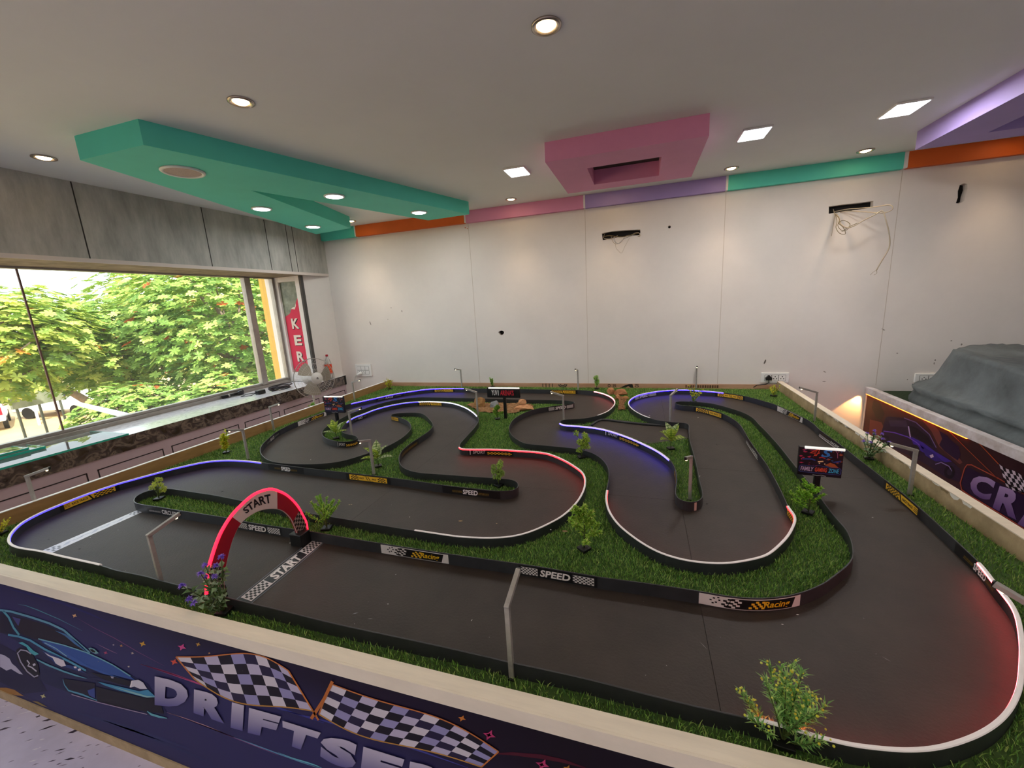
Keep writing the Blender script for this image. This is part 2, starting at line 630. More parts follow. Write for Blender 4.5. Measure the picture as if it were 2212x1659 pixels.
for ch, zz in (('K', 1.42), ('E', 1.21), ('R', 1.0), ('O', .79)):
    ww = .115
    pr_.text(ch, xc - ww / 2 + .013, max(zz, .865) - .008, xc + ww / 2 + .013, zz + .13 - .008, '#3a2026', 2, bold=.035)
    pr_.text(ch, xc - ww / 2, max(zz, .867), xc + ww / 2, zz + .13, '#f3e6da', 3, bold=.035)
pr_.poly([(X1 - .145, 1.67), (X1 - .09, 1.66), (X1 - .062, 1.705), (X1 - .06, 1.735), (X1 - .085, 1.69), (X1 - .11, 1.69)], '#f3e6da', 3)
tag(pr_.build('torn_sticker', w2), 'torn red vinyl with white capital letters')

# ================================================================== ceiling drops and lights
def drop_light(name, label, cat, group, x, y, z, parts):
    return empty(name, (x, y, z), label, cat, group)


# teal Y-shaped drop
ZD = 2.503
teal = [(P(310, 313, ZD)), P(173, 346, ZD), P(683, 506, ZD), P(758, 493, ZD), P(542, 411, ZD), P(925, 476, ZD), P(1014, 463, ZD)]
poly = [(p.x, p.y) for p in teal]
b = MB()
tri = tessellate_polygon([[Vector((x, y, 0)) for x, y in poly]])
n = len(poly)
b.add([(x, y, ZD) for x, y in poly], [tuple(t) for t in tri])
b.add([(x, y, ZD) for x, y in poly] + [(x, y, ZCEIL) for x, y in poly], [(i, (i + 1) % n, n + (i + 1) % n, n + i) for i in range(n)])
o = b.build('ceiling_drop', PAINT['teal'])
tag(o, 'long teal V-shaped dropped ceiling panel near the window', 'ceiling panel', 'painted ceiling drops')

# pink frame drop with an open slot
b = MB()
x0, x1, y0, y1 = -.618, .382, 2.905, 3.815
hx0, hx1, hy0, hy1 = -.372, .128, 3.175, 3.64
for (a, c) in (((x0, y0), (x1, hy0)), ((x0, hy1), (x1, y1)), ((x0, hy0), (hx0, hy1)), ((hx1, hy0), (x1, hy1))):
    b.box((a[0], a[1], ZD), (c[0], c[1], ZCEIL - .0005))
o = b.build('ceiling_drop', PAINT['pink'])
tag(o, 'pink rectangular dropped ceiling frame with a dark slot', 'ceiling panel', 'painted ceiling drops')
b = MB(); b.box((hx0 + .001, hy0 + .001, ZCEIL - .012), (hx1 - .001, hy1 - .001, ZCEIL - .001)); b.build('slot_lining', mat('dark_board', '#4b443f', .9), o)

# purple triangular drop at the right
pz = [(1.875, 3.925), (1.875, 1.6), (2.6, 1.6), (4.3, 3.925)]
hz = [(2.15, 3.72), (2.15, 2.5), (3.3, 3.72)]
b = MB()
L2 = [[Vector((x, y, 0)) for x, y in pz], [Vector((x, y, 0)) for x, y in hz]]
fl = [p for l in L2 for p in l]
b.add([(p.x, p.y, ZD) for p in fl], [tuple(t) for t in tessellate_polygon(L2)])
for q in (pz, hz):
    n = len(q)
    b.add([(x, y, ZD) for x, y in q] + [(x, y, ZCEIL - .0005) for x, y in q], [(i, (i + 1) % n, n + (i + 1) % n, n + i) for i in range(n)])
o = b.build('ceiling_drop', PAINT['purple'])
tag(o, 'purple triangular dropped ceiling panel at the right edge', 'ceiling panel', 'painted ceiling drops')

# warm recessed spots
def spot_fixture():
    t = empty('recessed_spotlight', (0, 0, 0), '', 'spotlight', 'warm recessed ceiling spots')
    b = MB(); b.lathe([(.058, 0), (.058, -.006), (.05, -.009), (.036, -.004), (.036, 0)], 28); b.build('trim_ring', mat('chrome_trim', '#b9aea2', .25, metal=.8), t, smooth=True)
    b = MB(); b.lathe([(0.0001, -.010), (.026, -.009), (.034, -.003)], 20); b.build('bulb', M_LEDWARM, t, smooth=True)
    return t


sp0 = spot_fixture()
SPOTS = [(-.351, 1.762, 'warm recessed spotlight alone at the top of the ceiling'), (-1.855, 1.72, 'warm recessed spotlight above the wide end of the teal drop'),
         (-3.48, 1.738, 'warm recessed spotlight beside the concrete wall at far left'), (-3.214, 4.211, 'small spotlight in the notch between the teal drop prongs'),
         (-1.269, 4.233, 'small spotlight above the pink border strip'), (.741, 4.22, 'small spotlight above the join of purple and teal borders'), (1.711, 4.253, 'small spotlight near the right end of the teal border strip'),
         (-.27, 4.22, None), (2.7, 4.25, None), (1.15, 1.74, None), (2.65, 1.74, None), (-1.855, -.2, None), (-.351, -.2, None), (1.15, -.2, None), (2.65, -.2, None), (-1.1, -2.2, None), (1.9, -2.2, None)]  # the rows behind the camera are unseen spots added to light the room
for i, (x, y, lb) in enumerate(SPOTS):
    if i == 0:
        t = sp0
        t.location = (x, y, ZCEIL)
        t['label'] = lb
    else:
        t = dup(sp0, (x, y, ZCEIL), 0, lb or ('small spotlight hidden behind the pink ceiling drop' if x < 0 and y > 4 else 'unseen warm spotlight added out of the picture'))
    lamp('spot_beam', 'SPOT', (0, 0, -.02), SPOT_W * (1.35 if y > 4 else 1), (1.0, .73, .47), t, size=.03, spot=(1.25 if y > 4 else 1.5), blend=1.0)

# square white LED panels on the ceiling
t0 = empty('square_light', (0, 0, 0), '', 'ceiling light', 'square white ceiling lights')
b = MB(); b.box((-.088, -.11, -.012), (.088, .11, 0)); b.build('frame', M_WHITE, t0, bevel=.003)
b = MB(); b.box((-.078, -.10, -.0145), (.078, .10, -.0121)); b.build('diffuser', M_LEDW, t0)
SQ = [(-.953, 3.39, 'square ceiling light between the teal and pink drops'), (.724, 3.39, 'square ceiling light just right of the pink drop'), (1.528, 3.37, 'square ceiling light beside the purple drop')]
SQ += [(-.95, -.6, None), (1.5, -.6, None), (-.95, -2.8, None), (1.5, -2.8, None), (4.4, 3.4, None), (4.4, .6, None)]  # unseen panels added beyond the view to brighten the room
for i, (x, y, lb) in enumerate(SQ):
    if i == 0:
        t = t0
        t.location = (x, y, ZCEIL)
        t['label'] = lb
    else:
        t = dup(t0, (x, y, ZCEIL), 0, lb or 'unseen square light added out of the picture')
    lamp('panel_glow', 'AREA', (0, 0, -.02), PANEL_W * (1 if lb else .55), (1.0, .98, .95), t, size=.15, size_y=.19)

# round LED panels and the loudspeaker in the teal drop
t0 = empty('round_light', (0, 0, 0), '', 'ceiling light', 'round white lights in the teal drop')
b = MB(); b.lathe([(.078, 0), (.078, -.008), (.07, -.010), (.064, -.008), (.064, 0)], 36); b.build('frame', M_WHITE, t0, smooth=True)
b = MB(); b.lathe([(.0001, -.0105), (.063, -.0095)], 36); b.build('diffuser', M_LEDW, t0, smooth=True)
for i, (px, py, lb) in enumerate([(565, 450, 'round light at the root of the left prong of the teal drop'), (676, 489, 'round light at the tip of the left prong of the teal drop'),
                                  (722, 423, 'round light midway along the right prong of the teal drop'), (905, 458, 'round light at the tip of the right prong of the teal drop')]):
    p = P(px, py, ZD)
    if i == 0:
        t = t0
        t.location = p
        t['label'] = lb
    else:
        t = dup(t0, p, 0, lb)
    lamp('panel_glow', 'AREA', (0, 0, -.02), PANEL_W * .45, (.97, .98, 1.0), t, size=.12)
p = P(395, 370, ZD)
t = empty('ceiling_speaker', p, 'round ceiling loudspeaker with grey grille in the teal drop', 'speaker')
b = MB(); b.lathe([(.115, 0), (.115, -.006), (.107, -.012), (.094, -.008), (.094, 0)], 40); b.build('rim', M_WHITE, t, smooth=True)
b = MB(); b.lathe([(.0001, -.007), (.093, -.0065)], 36); b.build('grille', mat('speaker_grille', '#b9a39c', .6, noise=.1, nscale=90), t)

# ================================================================== counter under the window
XC = -3.86
t = empty('window_counter', (XC, 1.5, 0), 'long marble topped counter under the window', 'counter')
def child(mb, name, m, par, **k):
    """Build a mesh in world space and hang it under a thing standing at par.location."""
    o = mb.build(name, m, None, **k)
    o.parent = par
    o.matrix_parent_inverse = Matrix.Translation(-Vector(par.location)) if par.parent is None else (Matrix.Translation(-Vector(par.location)))
    return o


b = MB(); b.box((-4.40, YR + .1, .715), (XC - .002, YW - .002, .74)); child(b, 'countertop', marble_mat('counter_top_stone'), t)
m = MATS['counter_top_stone']
cr = [n for n in m.node_tree.nodes if n.type == 'VALTORGB'][0]
for e, c in zip(cr.color_ramp.elements, ('#d2d2d8', '#e2e2e8', '#efeff3', '#c6c6cd', '#f6f5f8')):
    e.color = (*lin(c), 1)
b = MB(); b.box((XC - .03, YR + .1, .62), (XC, YW - .002, .7395)); child(b, 'apron', M_MARBLE, t)
b = MB(); b.box((-4.40, YR + .1, 0), (XC - .012, YW - .002, .7149)); child(b, 'cabinet_front', mat('mauve_laminate', '#b8a3a7', .5, noise=.06, nscale=4), t)
for (y0, y1) in ((-.5, .6), (.66, 1.13), (1.20, 1.705), (1.765, 2.212), (2.276, 2.905), (2.97, 3.40), (3.46, 4.0), (4.06, 4.48)):
    b = MB()
    xf = XC - .0118
    for (a, c, d, e) in ((y0, y1, .538, .546), (y0, y1, .05, .058), (y0, y0 + .008, .05, .546), (y1 - .008, y1, .05, .546)):
        b.box((xf, a, d), (xf + .0015, c, e))
    child(b, 'door_groove', mat('groove_dark', '#2a2224', .8), t)
b = MB(); b.box((XC, YW - .03, .62), (XC + .006, YW - .001, .742)); child(b, 'end_trim', M_BLACK, t)

# glass sheets lying on the counter
M_SHEET = glass_mat('sheet_glass', (.93, .98, .96), .25, 0.01, .05)
M_TEALG = mat('glass_edge', '#25a58f', .25, spec=.6)
def glass_sheet(x0, x1, y0, y1, z, th, label):
    o = empty('glass_sheet', (x1, y1, z), label, 'glass sheet', 'glass sheets lying on the counter')
    b = MB(); b.box((x0, y0, z), (x1 - .004, y1 - .004, z + th)); child(b, 'sheet', M_SHEET, o)
    b = MB(); b.box((x1 - .004, y0, z), (x1, y1, z + th)); b.box((x0, y1 - .004, z), (x1 - .004, y1, z + th)); child(b, 'polished_edge', M_TEALG, o)


glass_sheet(-4.34, XC + .002, .2, 2.0, .7405, .013, 'long clear glass sheet with teal edge along the counter front')
glass_sheet(-4.33, -4.10, .2, 1.63, .7545, .016, 'shorter glass sheet with teal edge lying on the longer one')
glass_sheet(-4.34, -4.13, .15, 1.56, .772, .012, 'topmost glass sheet of the stack on the counter')

# microphones, adapter, coiled lead and bottle on the counter
def zc(px, py, z=.745):
    return P(px, py, z)


def microphone(p0, p1, label):
    p0, p1 = Vector(p0), Vector(p1)
    d = (p1 - p0).normalized()
    t = empty('torch', p0, label, 'torch', 'black torches on the counter')
    b = MB(); b.tube([p0, p0 + d * .17], .017, 14); child(b, 'barrel', M_BLACK, t, smooth=True)
    b = MB(); b.tube([p0 + d * .16, p0 + d * .19, p0 + d * .22], [.017, .026, .027], 16); child(b, 'head', mat('torch_head', '#26262a', .3), t, smooth=True)
    b = MB(); b.tube([p0 + d * .06, p0 + d * .075], .0185, 14); child(b, 'ring', M_STEEL, t)
    b = MB(); b.tube([p0 + d * .2201, p0 + d * .221], .023, 16); child(b, 'lens', M_WHITE, t)


q0, q1 = zc(480, 858, .76), zc(543, 843, .765)
microphone(q0, q0 + (q1 - q0).normalized() * .2, 'long black torch lying on the counter near the window')
microphone(q0 + Vector((-.06, .05, .0)), q0 + Vector((-.06, .05, .0)) + (q1 - q0).normalized() * .2, 'black torch lying just behind the front torch on the counter')
p = zc(563, 850)
t = empty('power_adapter', p, 'small black power adapter on the counter beside the torches', 'adapter')
b = MB(); b.box((p.x - .03, p.y - .045, .7405), (p.x + .03, p.y + .045, .785)); child(b, 'case', M_BLACK, t, bevel=.006)
b = MB(); b.tube([p + Vector((0, -.045, .02)), p + Vector((-.02, -.1, .0)), p + Vector((-.10, -.16, .0)), p + Vector((-.16, -.05, .0)), p + Vector((-.10, .02, 0))], .0035, 6); child(b, 'cord', M_BLACK, t, smooth=True)
p = zc(607, 838, .755)
b = MB()
for k in range(4):
    pts = []
    for i in range(28):
        a = 2 * math.pi * i / 28
        rr = .075 + .025 * math.sin(3 * a + k) + .008 * k
        pts.append((p.x + rr * .8 * math.cos(a), p.y + rr * 1.3 * math.sin(a), .7465 + .012 * k + .008 * math.sin(2 * a + k)))
    b.tube(pts, .006, 6, closed=True)
o = b.build('coiled_cable', mat('brown_cable', '#2b2226', .5), smooth=True)
tag(o, 'dark coiled cable heap on the counter near the fan', 'cable')

p = Vector((-3.912, 4.285, .7402))
t = empty('soft_drink_bottle', p, 'clear plastic bottle with red cap and orange label in the corner of the counter', 'bottle')
b = MB(); b.lathe([(.030, 0), (.042, .008), (.043, .10), (.041, .13), (.043, .16), (.042, .20), (.030, .245), (.016, .275), (.0135, .30)], 24); b.build('bottle_body', glass_mat('clear_plastic', (.97, .98, .98), .25, .05, .28), t, smooth=True)
b = MB(); b.lathe([(.016, .298), (.016, .318), (.013, .322), (.0001, .322)], 18); b.build('cap', mat('red_cap', '#b3202e', .4), t, smooth=True)
pr_ = Print(lambda u, v, l: ((.0435 + .0004 * l) * math.cos(u), (.0435 + .0004 * l) * math.sin(u), v))
pr_.rect(-math.pi, .075, math.pi, .195, '#e0442a', 0, 40)
for (u, v, s_) in ((-1.2, .17, .5), (-.4, .15, .55), (-.9, .115, .4), (-.1, .10, .45), (.5, .16, .4)):
    pr_.poly([(u + s_ * .6 * math.cos(a), v + s_ * .03 * math.sin(a)) for a in [k * .785 for k in range(8)]], '#f4a12c', 1)
pr_.poly([(-1.9, .08), (-1.35, .08), (-1.3, .18), (-1.8, .16)], '#f1d9c8', 1)
pr_.build('label_sleeve', t)

# pedestal fan between counter and table
fx, fy, fz = -3.50, 3.60, .882
face = (Vector((0, 0, CAM_H)) - Vector((fx, fy, fz))).normalized()
face = (face + Vector((.62, .16, -.02))).normalized()
t = empty('pedestal_fan', (fx, fy, 0), 'pale grey pedestal fan between the counter and the track table', 'fan')
q = face.to_track_quat('Z', 'Y').to_matrix().to_4x4()
TF = Matrix.Translation((0, 0, fz)) @ q @ Matrix.Scale(1.1, 4)
M_FANG = mat('fan_grey', '#cfc8c0', .4)
def fan_part(fn, name, m, **k):
    b = MB(); b.m = TF
    fn(b)
    return b.build(name, m, t, **k)


def ring(b, r, z, rr=.003, n=48):
    b.tube([(r * math.cos(2 * math.pi * i / n), r * math.sin(2 * math.pi * i / n), z) for i in range(n)], rr, 6, closed=True)


def cage(b, zs):
    for r, z in ((.204, 0), (.15, zs * .75), (.09, zs * .95)):
        ring(b, r, z, .0038 if r > .2 else .0009)
    for k in range(44):
        a = 2 * math.pi * k / 44
        b.tube([(r * math.cos(a + (.2 - r) * 1.2), r * math.sin(a + (.2 - r) * 1.2), z) for r, z in ((.204, 0), (.17, zs * .6), (.12, zs * .9), (.055, zs))], .0005, 4, caps=False)


fan_part(lambda b: cage(b, .055), 'front_grille', M_FANG)
fan_part(lambda b: cage(b, -.075), 'rear_grille', M_FANG)
fan_part(lambda b: b.lathe([(.0001, .064), (.055, .060), (.060, .052), (.058, .046)], 32), 'hub_cap', mat('fan_cap', '#d9d4cc', .35), smooth=True)
fan_part(lambda b: b.add([(-.012, -.006, .0655), (.012, -.012, .0655), (.008, .012, .0655), (-.006, .010, .0655)], [(0, 1, 2, 3)]), 'badge', mat('badge_grey', '#77726c', .4))
for k in range(3):
    def blade(b, k=k):
        vs, fs = [], []
        nr, na = 7, 7
        for i in range(nr):
            r = .035 + (.175 - .035) * i / (nr - 1)
            wdt = .35 + .75 * math.sin(math.pi * min(1, (i + 1.2) / nr) * .72)
            for j in range(na):
                u = j / (na - 1) - .5
                a = k * 2 * math.pi / 3 + u * wdt + .25 * i / nr
                vs.append((r * math.cos(a), r * math.sin(a), u * .055 - .005))
        for i in range(nr - 1):
            for j in range(na - 1):
                fs.append((i * na + j, i * na + j + 1, (i + 1) * na + j + 1, (i + 1) * na + j))
        b.add(vs, fs)
    fan_part(blade, 'blade', mat('fan_blade', '#9e9486', .3), smooth=True)
fan_part(lambda b: b.lathe([(.03, .03), (.034, .0), (.04, -.04), (.062, -.085), (.066, -.15), (.045, -.19), (.0001, -.195)], 26), 'motor_housing', M_FANG, smooth=True)
b = MB(); bk = (q @ Vector((0, 0, -.11))); b.tube([(bk.x, bk.y, fz + bk.z - .05), (bk.x, bk.y, .035)], .0115, 14); b.tube([(bk.x, bk.y, .45), (bk.x, bk.y, .03)], .017, 14); b.build('pole', M_FANG, t, smooth=True)
b = MB(); b.m = Matrix.Translation((bk.x, bk.y, 0)); b.lathe([(.19, .001), (.19, .018), (.17, .03), (.04, .05), (.022, .09), (.0001, .09)], 36); b.build('base', M_FANG, t, smooth=True)

# ================================================================== wall fittings
def switch_board(x0, x1, z0, z1, label, rows, cols, sockets):
    t = empty('switch_board', ((x0 + x1) / 2, YW, (z0 + z1) / 2), label, 'switch board', 'white switch boards on the back wall')
    w_, h_ = x1 - x0, z1 - z0
    b = MB(); b.box((-w_ / 2, -.018, -h_ / 2), (w_ / 2, -.0005, h_ / 2)); b.build('plate', M_WHITE, t, bevel=.004)
    mw, mh = w_ * .76 / cols, h_ * .62 / rows
    for r in range(rows):
        for c in range(cols):
            cx, cz = (c - (cols - 1) / 2) * mw, (r - (rows - 1) / 2) * mh * 1.1
            b = MB(); b.box((cx - mw * .5, -.0188, cz - mh * .5), (cx + mw * .5, -.0180, cz + mh * .5)); fr = b.build('module', mat('module_gap', '#6d6862', .6), t)
            b = MB(); b.box((cx - mw * .45, -.0215, cz - mh * .45), (cx + mw * .45, -.0187, cz + mh * .45)); b.build('socket_face' if (r, c) in sockets else 'rocker', M_WHITE, fr)
            if (r, c) in sockets:
                b = MB()
                for (dx, dz) in ((0, .2), (-.2, -.12), (.2, -.12)):
                    b.box((cx + (dx - .07) * mw, -.0219, cz + (dz - .07) * mh), (cx + (dx + .07) * mw, -.0214, cz + (dz + .07) * mh))
                b.build('socket_holes', M_BLACK, fr)
    return t


switch_board(-3.665, -3.42, .73, .895, 'double row switch board beside the counter end', 2, 3, [(0, 0), (0, 1)])
switch_board(1.145, 1.385, .667, .768, 'long socket board with a black plug just above the turf corner', 1, 3, [(0, 0), (0, 1), (0, 2)])
switch_board(2.365, 2.62, .675, .757, 'socket board half hidden behind the grey rock mound', 1, 3, [(0, 0), (0, 1)])

t = empty('black_plug', (1.206, YW - .03, .71), 'black plug with cable in the socket board above the turf corner', 'plug')
b = MB(); b.prism([(-.026, 0), (.026, 0), (.028, .022), (0, .052), (-.028, .022)], 0, .03)
o = b.build('plug_body', M_BLACK, t, bevel=.003); o.rotation_euler = (math.pi / 2, 0, 0); o.location = (0, .008, -.01)
b = MB(); b.tube([(0, -.012, -.005), (0, -.02, -.035), (-.03, -.02, -.052), (-.07, -.02, -.056), (-.10, -.015, -.06), (-.13, -.015, -.085)], .0045, 8); b.build('cord', M_BLACK, t, smooth=True)
t = empty('white_plug', (-3.585, YW - .03, .775), 'white plug with cable in the switch board by the counter', 'plug')
b = MB(); b.tube([(.01, .006, 0), (.0, -.012, -.002), (-.03, -.024, -.014), (-.045, -.026, -.02)], [.02, .019, .013, .006], 10); b.build('plug_body', M_WHITE, t, smooth=True)
b = MB(); b.tube([(-.045, -.026, -.02), (-.07, -.03, -.05), (-.085, -.03, -.10), (-.08, -.05, -.3), (-.06, -.05, -.75)], .0035, 6); b.build('cord', mat('grey_cord', '#b9b4b0', .5), t, smooth=True)

# loose wires hanging out of the wall cut-outs
def wire_bundle(name, loc, label, runs):
    t = empty(name, loc, label, 'wires', 'loose wiring on the back wall')
    for pts, r, c in runs:
        # smooth the run
        q = [Vector(p) for p in pts]
        sm = []
        for i in range(len(q) - 1):
            p0, p1, p2, p3 = q[max(i - 1, 0)], q[i], q[i + 1], q[min(i + 2, len(q) - 1)]
            for k in range(6):
                u = k / 6
                sm.append(.5 * ((2 * p1) + (p2 - p0) * u + (2 * p0 - 5 * p1 + 4 * p2 - p3) * u * u + (3 * p1 - p0 - 3 * p2 + p3) * u ** 3))
        sm.append(q[-1])
        b = MB(); b.tube([p - Vector(loc) for p in sm], r, 6); b.build('wire', c, t, smooth=True)


W1, W2, W3 = mat('cream_wire', '#a89a84', .5), mat('olive_wire', '#6b5c34', .5), mat('grey_wire', '#8f9296', .5)
def wp(px, py, d):
    return PY(px, py, YW - d)


wire_bundle('hanging_wires', (-.2, YW, 2.2), 'short tangled wires in the wall slot over the middle of the track', [
    ([wp(1304, 511, -.02), wp(1318, 509, .02), wp(1340, 512, .03), wp(1362, 508, .02), wp(1380, 503, -.02)], 0.0037, W2),
    ([wp(1320, 511, -.03), wp(1324, 522, .05), wp(1331, 527, .06), wp(1342, 523, .05), wp(1350, 511, .02), wp(1360, 508, -.02)], 0.0025, W1),
    ([wp(1328, 512, -.02), wp(1327, 520, .06), wp(1336, 526, .07), wp(1348, 516, .05), wp(1372, 506, -.02)], 0.0025, W3),
    ([wp(1330, 515, -.02), wp(1330, 533, .05), wp(1336, 542, .06), wp(1343, 546, .06), wp(1350, 532, .05), wp(1360, 514, .03)], 0.0015, W1),
    ([wp(1306, 506, -.03), wp(1304, 514, .01), wp(1318, 516, .02), wp(1334, 509, -.02)], 0.0031, W1),
    ([wp(1364, 507, -.03), wp(1378, 502, .02), wp(1382, 510, .01), wp(1370, 512, -.02)], 0.0031, W1)])
wire_bundle('hanging_wires', (1.7, YW, 2.2), 'long loose wires looping from the wall slot at right', [
    ([wp(1800, 458, -.03), wp(1830, 452, .06), wp(1858, 450, .12), wp(1890, 447, .2), wp(1922, 443, .28), wp(1928, 452, .3), wp(1908, 460, .25), wp(1870, 458, .16), wp(1830, 456, .05), wp(1810, 460, -.02)], 0.0037, W1),
    ([wp(1802, 460, -.02), wp(1812, 470, .1), wp(1816, 484, .2), wp(1830, 492, .25), wp(1845, 488, .28), wp(1866, 476, .3), wp(1890, 464, .3), wp(1906, 456, .3), wp(1914, 476, .32), wp(1921, 506, .32), wp(1922, 530, .3), wp(1916, 545, .3), wp(1902, 568, .3), wp(1893, 584, .3)], 0.0046, W1),
    ([wp(1893, 584, .3), wp(1886, 588, .3), wp(1880, 594, .3)], 0.0019, W1),
    ([wp(1893, 584, .3), wp(1894, 590, .3), wp(1888, 594, .3)], 0.0019, W1),
    ([wp(1804, 460, -.02), wp(1808, 478, .15), wp(1806, 492, .2), wp(1814, 504, .22), wp(1826, 505, .22), wp(1822, 492, .22), wp(1812, 482, .2), wp(1822, 476, .2), wp(1836, 484, .22), wp(1830, 496, .22), wp(1818, 500, .22)], 0.0025, W2),
    ([wp(1806, 460, -.02), wp(1813, 474, .15), wp(1810, 488, .2), wp(1820, 498, .22), wp(1834, 490, .24), wp(1852, 482, .25)], 0.0025, W2),
    ([wp(1800, 452, -.02), wp(1803, 464, .04), wp(1801, 480, .05), wp(1796, 510, .04)], 0.0025, W1)])


# ================================================================== the race table
TX0, TX1, TY0, TY1 = -3.14, 1.285, .758, 4.506
t = empty('race_table', (0, .72, 0), 'large raised race track table with white painted rim', 'track table')
b = MB(); b.box((TX0, TY0, .05), (TX1, TY1, .5965)); child(b, 'deck', M_PLY, t)
b = MB(); b.box((TX0, TY0, .5966), (TX1, TY1 - .013, .5974)); child(b, 'underlay', M_MAT, t)
b = MB(); b.box((TX0 - .035, .717, .55), (TX1 + .045, TY0, ZRIM)); child(b, 'front_rim', M_RIM, t, bevel=.002)
b = MB(); b.box((TX0 - .022, TY0, .5), (TX0, TY1, ZRIM - .003)); child(b, 'left_rim', M_PLY, t)
b = MB(); b.box((TX0 - .0225, TY0, ZRIM - .003), (TX0 + .0005, TY1, ZRIM)); child(b, 'left_rim_paint', mat('white_edge_paint', '#f1efe9', .5), t)
b = MB(); b.box((TX1, TY0, .5), (TX1 + .045, TY1, ZRIM - .004)); child(b, 'right_rim', M_PLASTER, t)
b = MB(); b.box((TX1 - .0015, TY0, ZRIM - .004), (TX1 + .046, TY1, ZRIM)); child(b, 'right_rim_paint', M_RIM, t)
b = MB(); b.box((TX0, TY1 - .012, .5975), (TX1, TY1, .650)); bb = child(b, 'back_board', mat('back_plywood', '#c99f80', .65, color2='#ab7d5e', nscale=5, stretch=(.6, 1, 4)), t)
pr_ = Print(lambda u, v, l: (u, TY1 - .0125 - .0004 * l, v))
for s_, px, py, px1, py1 in (('XO', 1324, 837, 1331, 829), ('O', 1313, 837, 1319, 830), ('RO', 1371, 840, 1380, 829)):
    a, c = PY(px, py, TY1), PY(px1, py1, TY1)
    z0, z1 = .612, .647
    pr_.text(s_, 0, 0, 0, 0, '#3b2f2a', 1, bold=.03, quad=[(c.x, z1), (c.x, z0), (a.x, z0), (a.x, z1)])
a = PY(1355, 836, TY1)
pr_.poly([(a.x - .08, .605), (a.x - .02, .635), (a.x + .02, .647), (a.x + .055, .647), (a.x + .065, .605), (a.x + .04, .605), (a.x + .01, .625), (a.x - .02, .605)], '#2f2a28')
a = PY(1216, 834, TY1)
for k in range(2):
    pr_.line([(a.x + .05 * math.cos(x) * (1 - .4 * k), .648 + .04 * math.sin(x) * (1 - .4 * k)) for x in [-.2 - i * .27 for i in range(11)]], .012, '#4a423d')
for k in range(14):
    x = PY(1480 + k * 5.2, 836, TY1).x
    pr_.rect(x, .612, x + .016, .64, '#5e4334' if k % 3 else '#74543f')
for k in range(4):
    x = PY(1172 + k * 7, 834, TY1).x
    pr_.rect(x, .605, x + .012, .647, '#6b5546')
tag(pr_.build('stamped_letters', bb), 'black stamped letters on bare plywood')
# worn spots on the white rim
pr_ = Print(lambda u, v, l: (u, v, ZRIM + .0002 + .0003 * l))
for (px, py, s_) in ((752, 1430, 10), (1105, 1508, 12), (872, 1450, 3), (1055, 1496, 3), (1072, 1498, 2), (425, 1328, 4), (432, 1327, 4), (380, 1313, 3)):
    c = P(px, py, ZRIM)
    k = s_ / 870 * 1.1
    pr_.poly([(c.x + k * math.cos(a) * random.uniform(.6, 1), c.y + .6 * k * math.sin(a) * random.uniform(.5, 1)) for a in [i * .698 for i in range(9)]], '#8d7450' if s_ > 5 else random.choice(['#b39a72', '#fff8ec']))
pr_.build('worn_spots', t)
pr_ = Print(lambda u, v, l: (TX1 - .0005 - .0004 * l, u, v))
for k in range(26):
    y = 1.3 + k * .055 + random.uniform(-.02, .02)
    hgt = random.uniform(.006, .018)
    pr_.poly([(y - .03, ZRIM - .003), (y + .03, ZRIM - .003), (y + .02, ZRIM - hgt), (y, ZRIM - hgt * random.uniform(.5, 1.4)), (y - .02, ZRIM - hgt)], random.choice(['#f3ece0', '#f3ece0', '#8f7a5a']))
pr_.build('peeling_paint', t)

# ------------------------------------------------------------------ printed banner on the front of the table
YA = .7165
o_front = t
pf = Print(lambda u, v, l: (lambda q: (q.x, q.y, q.z))(PY(u, v, YA - .0003 - .0004 * l)))
def bgcol(px, py):
    d = .5 + .5 * math.sin(px * .011 + py * .016) * math.sin(px * .004 - py * .021)
    base = np.array(lin('#180d1e')) * (1 - d) + np.array(lin('#1c112e')) * d
    if py > 1180 + px * .42:
        k = min(1, (py - 1180 - px * .42) / 120)
        base = base * (1 - k) + np.array(lin('#2b2958')) * k
    if px > 900:
        k = min(1, (px - 900) / 300)
        base = base * (1 - k) + np.array(lin('#120614')) * k
    return tuple(base)


pf2 = Print(lambda u, v, l: (u, YA - .0003, v))
def world_bg(u, v):
    d = Vector((u, YA, v - CAM_H))
    z = d.dot(CF)
    return bgcol(1106 + F_PX * d.dot(CR) / z, 829.5 - F_PX * d.dot(CU) / z)


pf2.rect(TX0 - .03, .045, TX1 + .04, .6425, world_bg, 0, 90, 14)
fb = child(pf2.mb, 'printed_banner', M_PRINT, t, color=True)
tag(fb, 'dark purple banner with blue car, checkered flags and big silver lettering')
b = MB(); b.box((TX0 - .03, .712, .0), (TX1 + .04, .7205, .045)); child(b, 'skirting', M_PLASTER, t)
b = MB(); b.box((TX0 - .035, .7115, .6425), (TX1 + .045, .717, ZRIM - .0005)); child(b, 'fascia', M_RIM, t)
# speed streaks
def C(ps, x0, y0, s):
    return [(x0 + x / s, y0 + y / s) for x, y in ps]


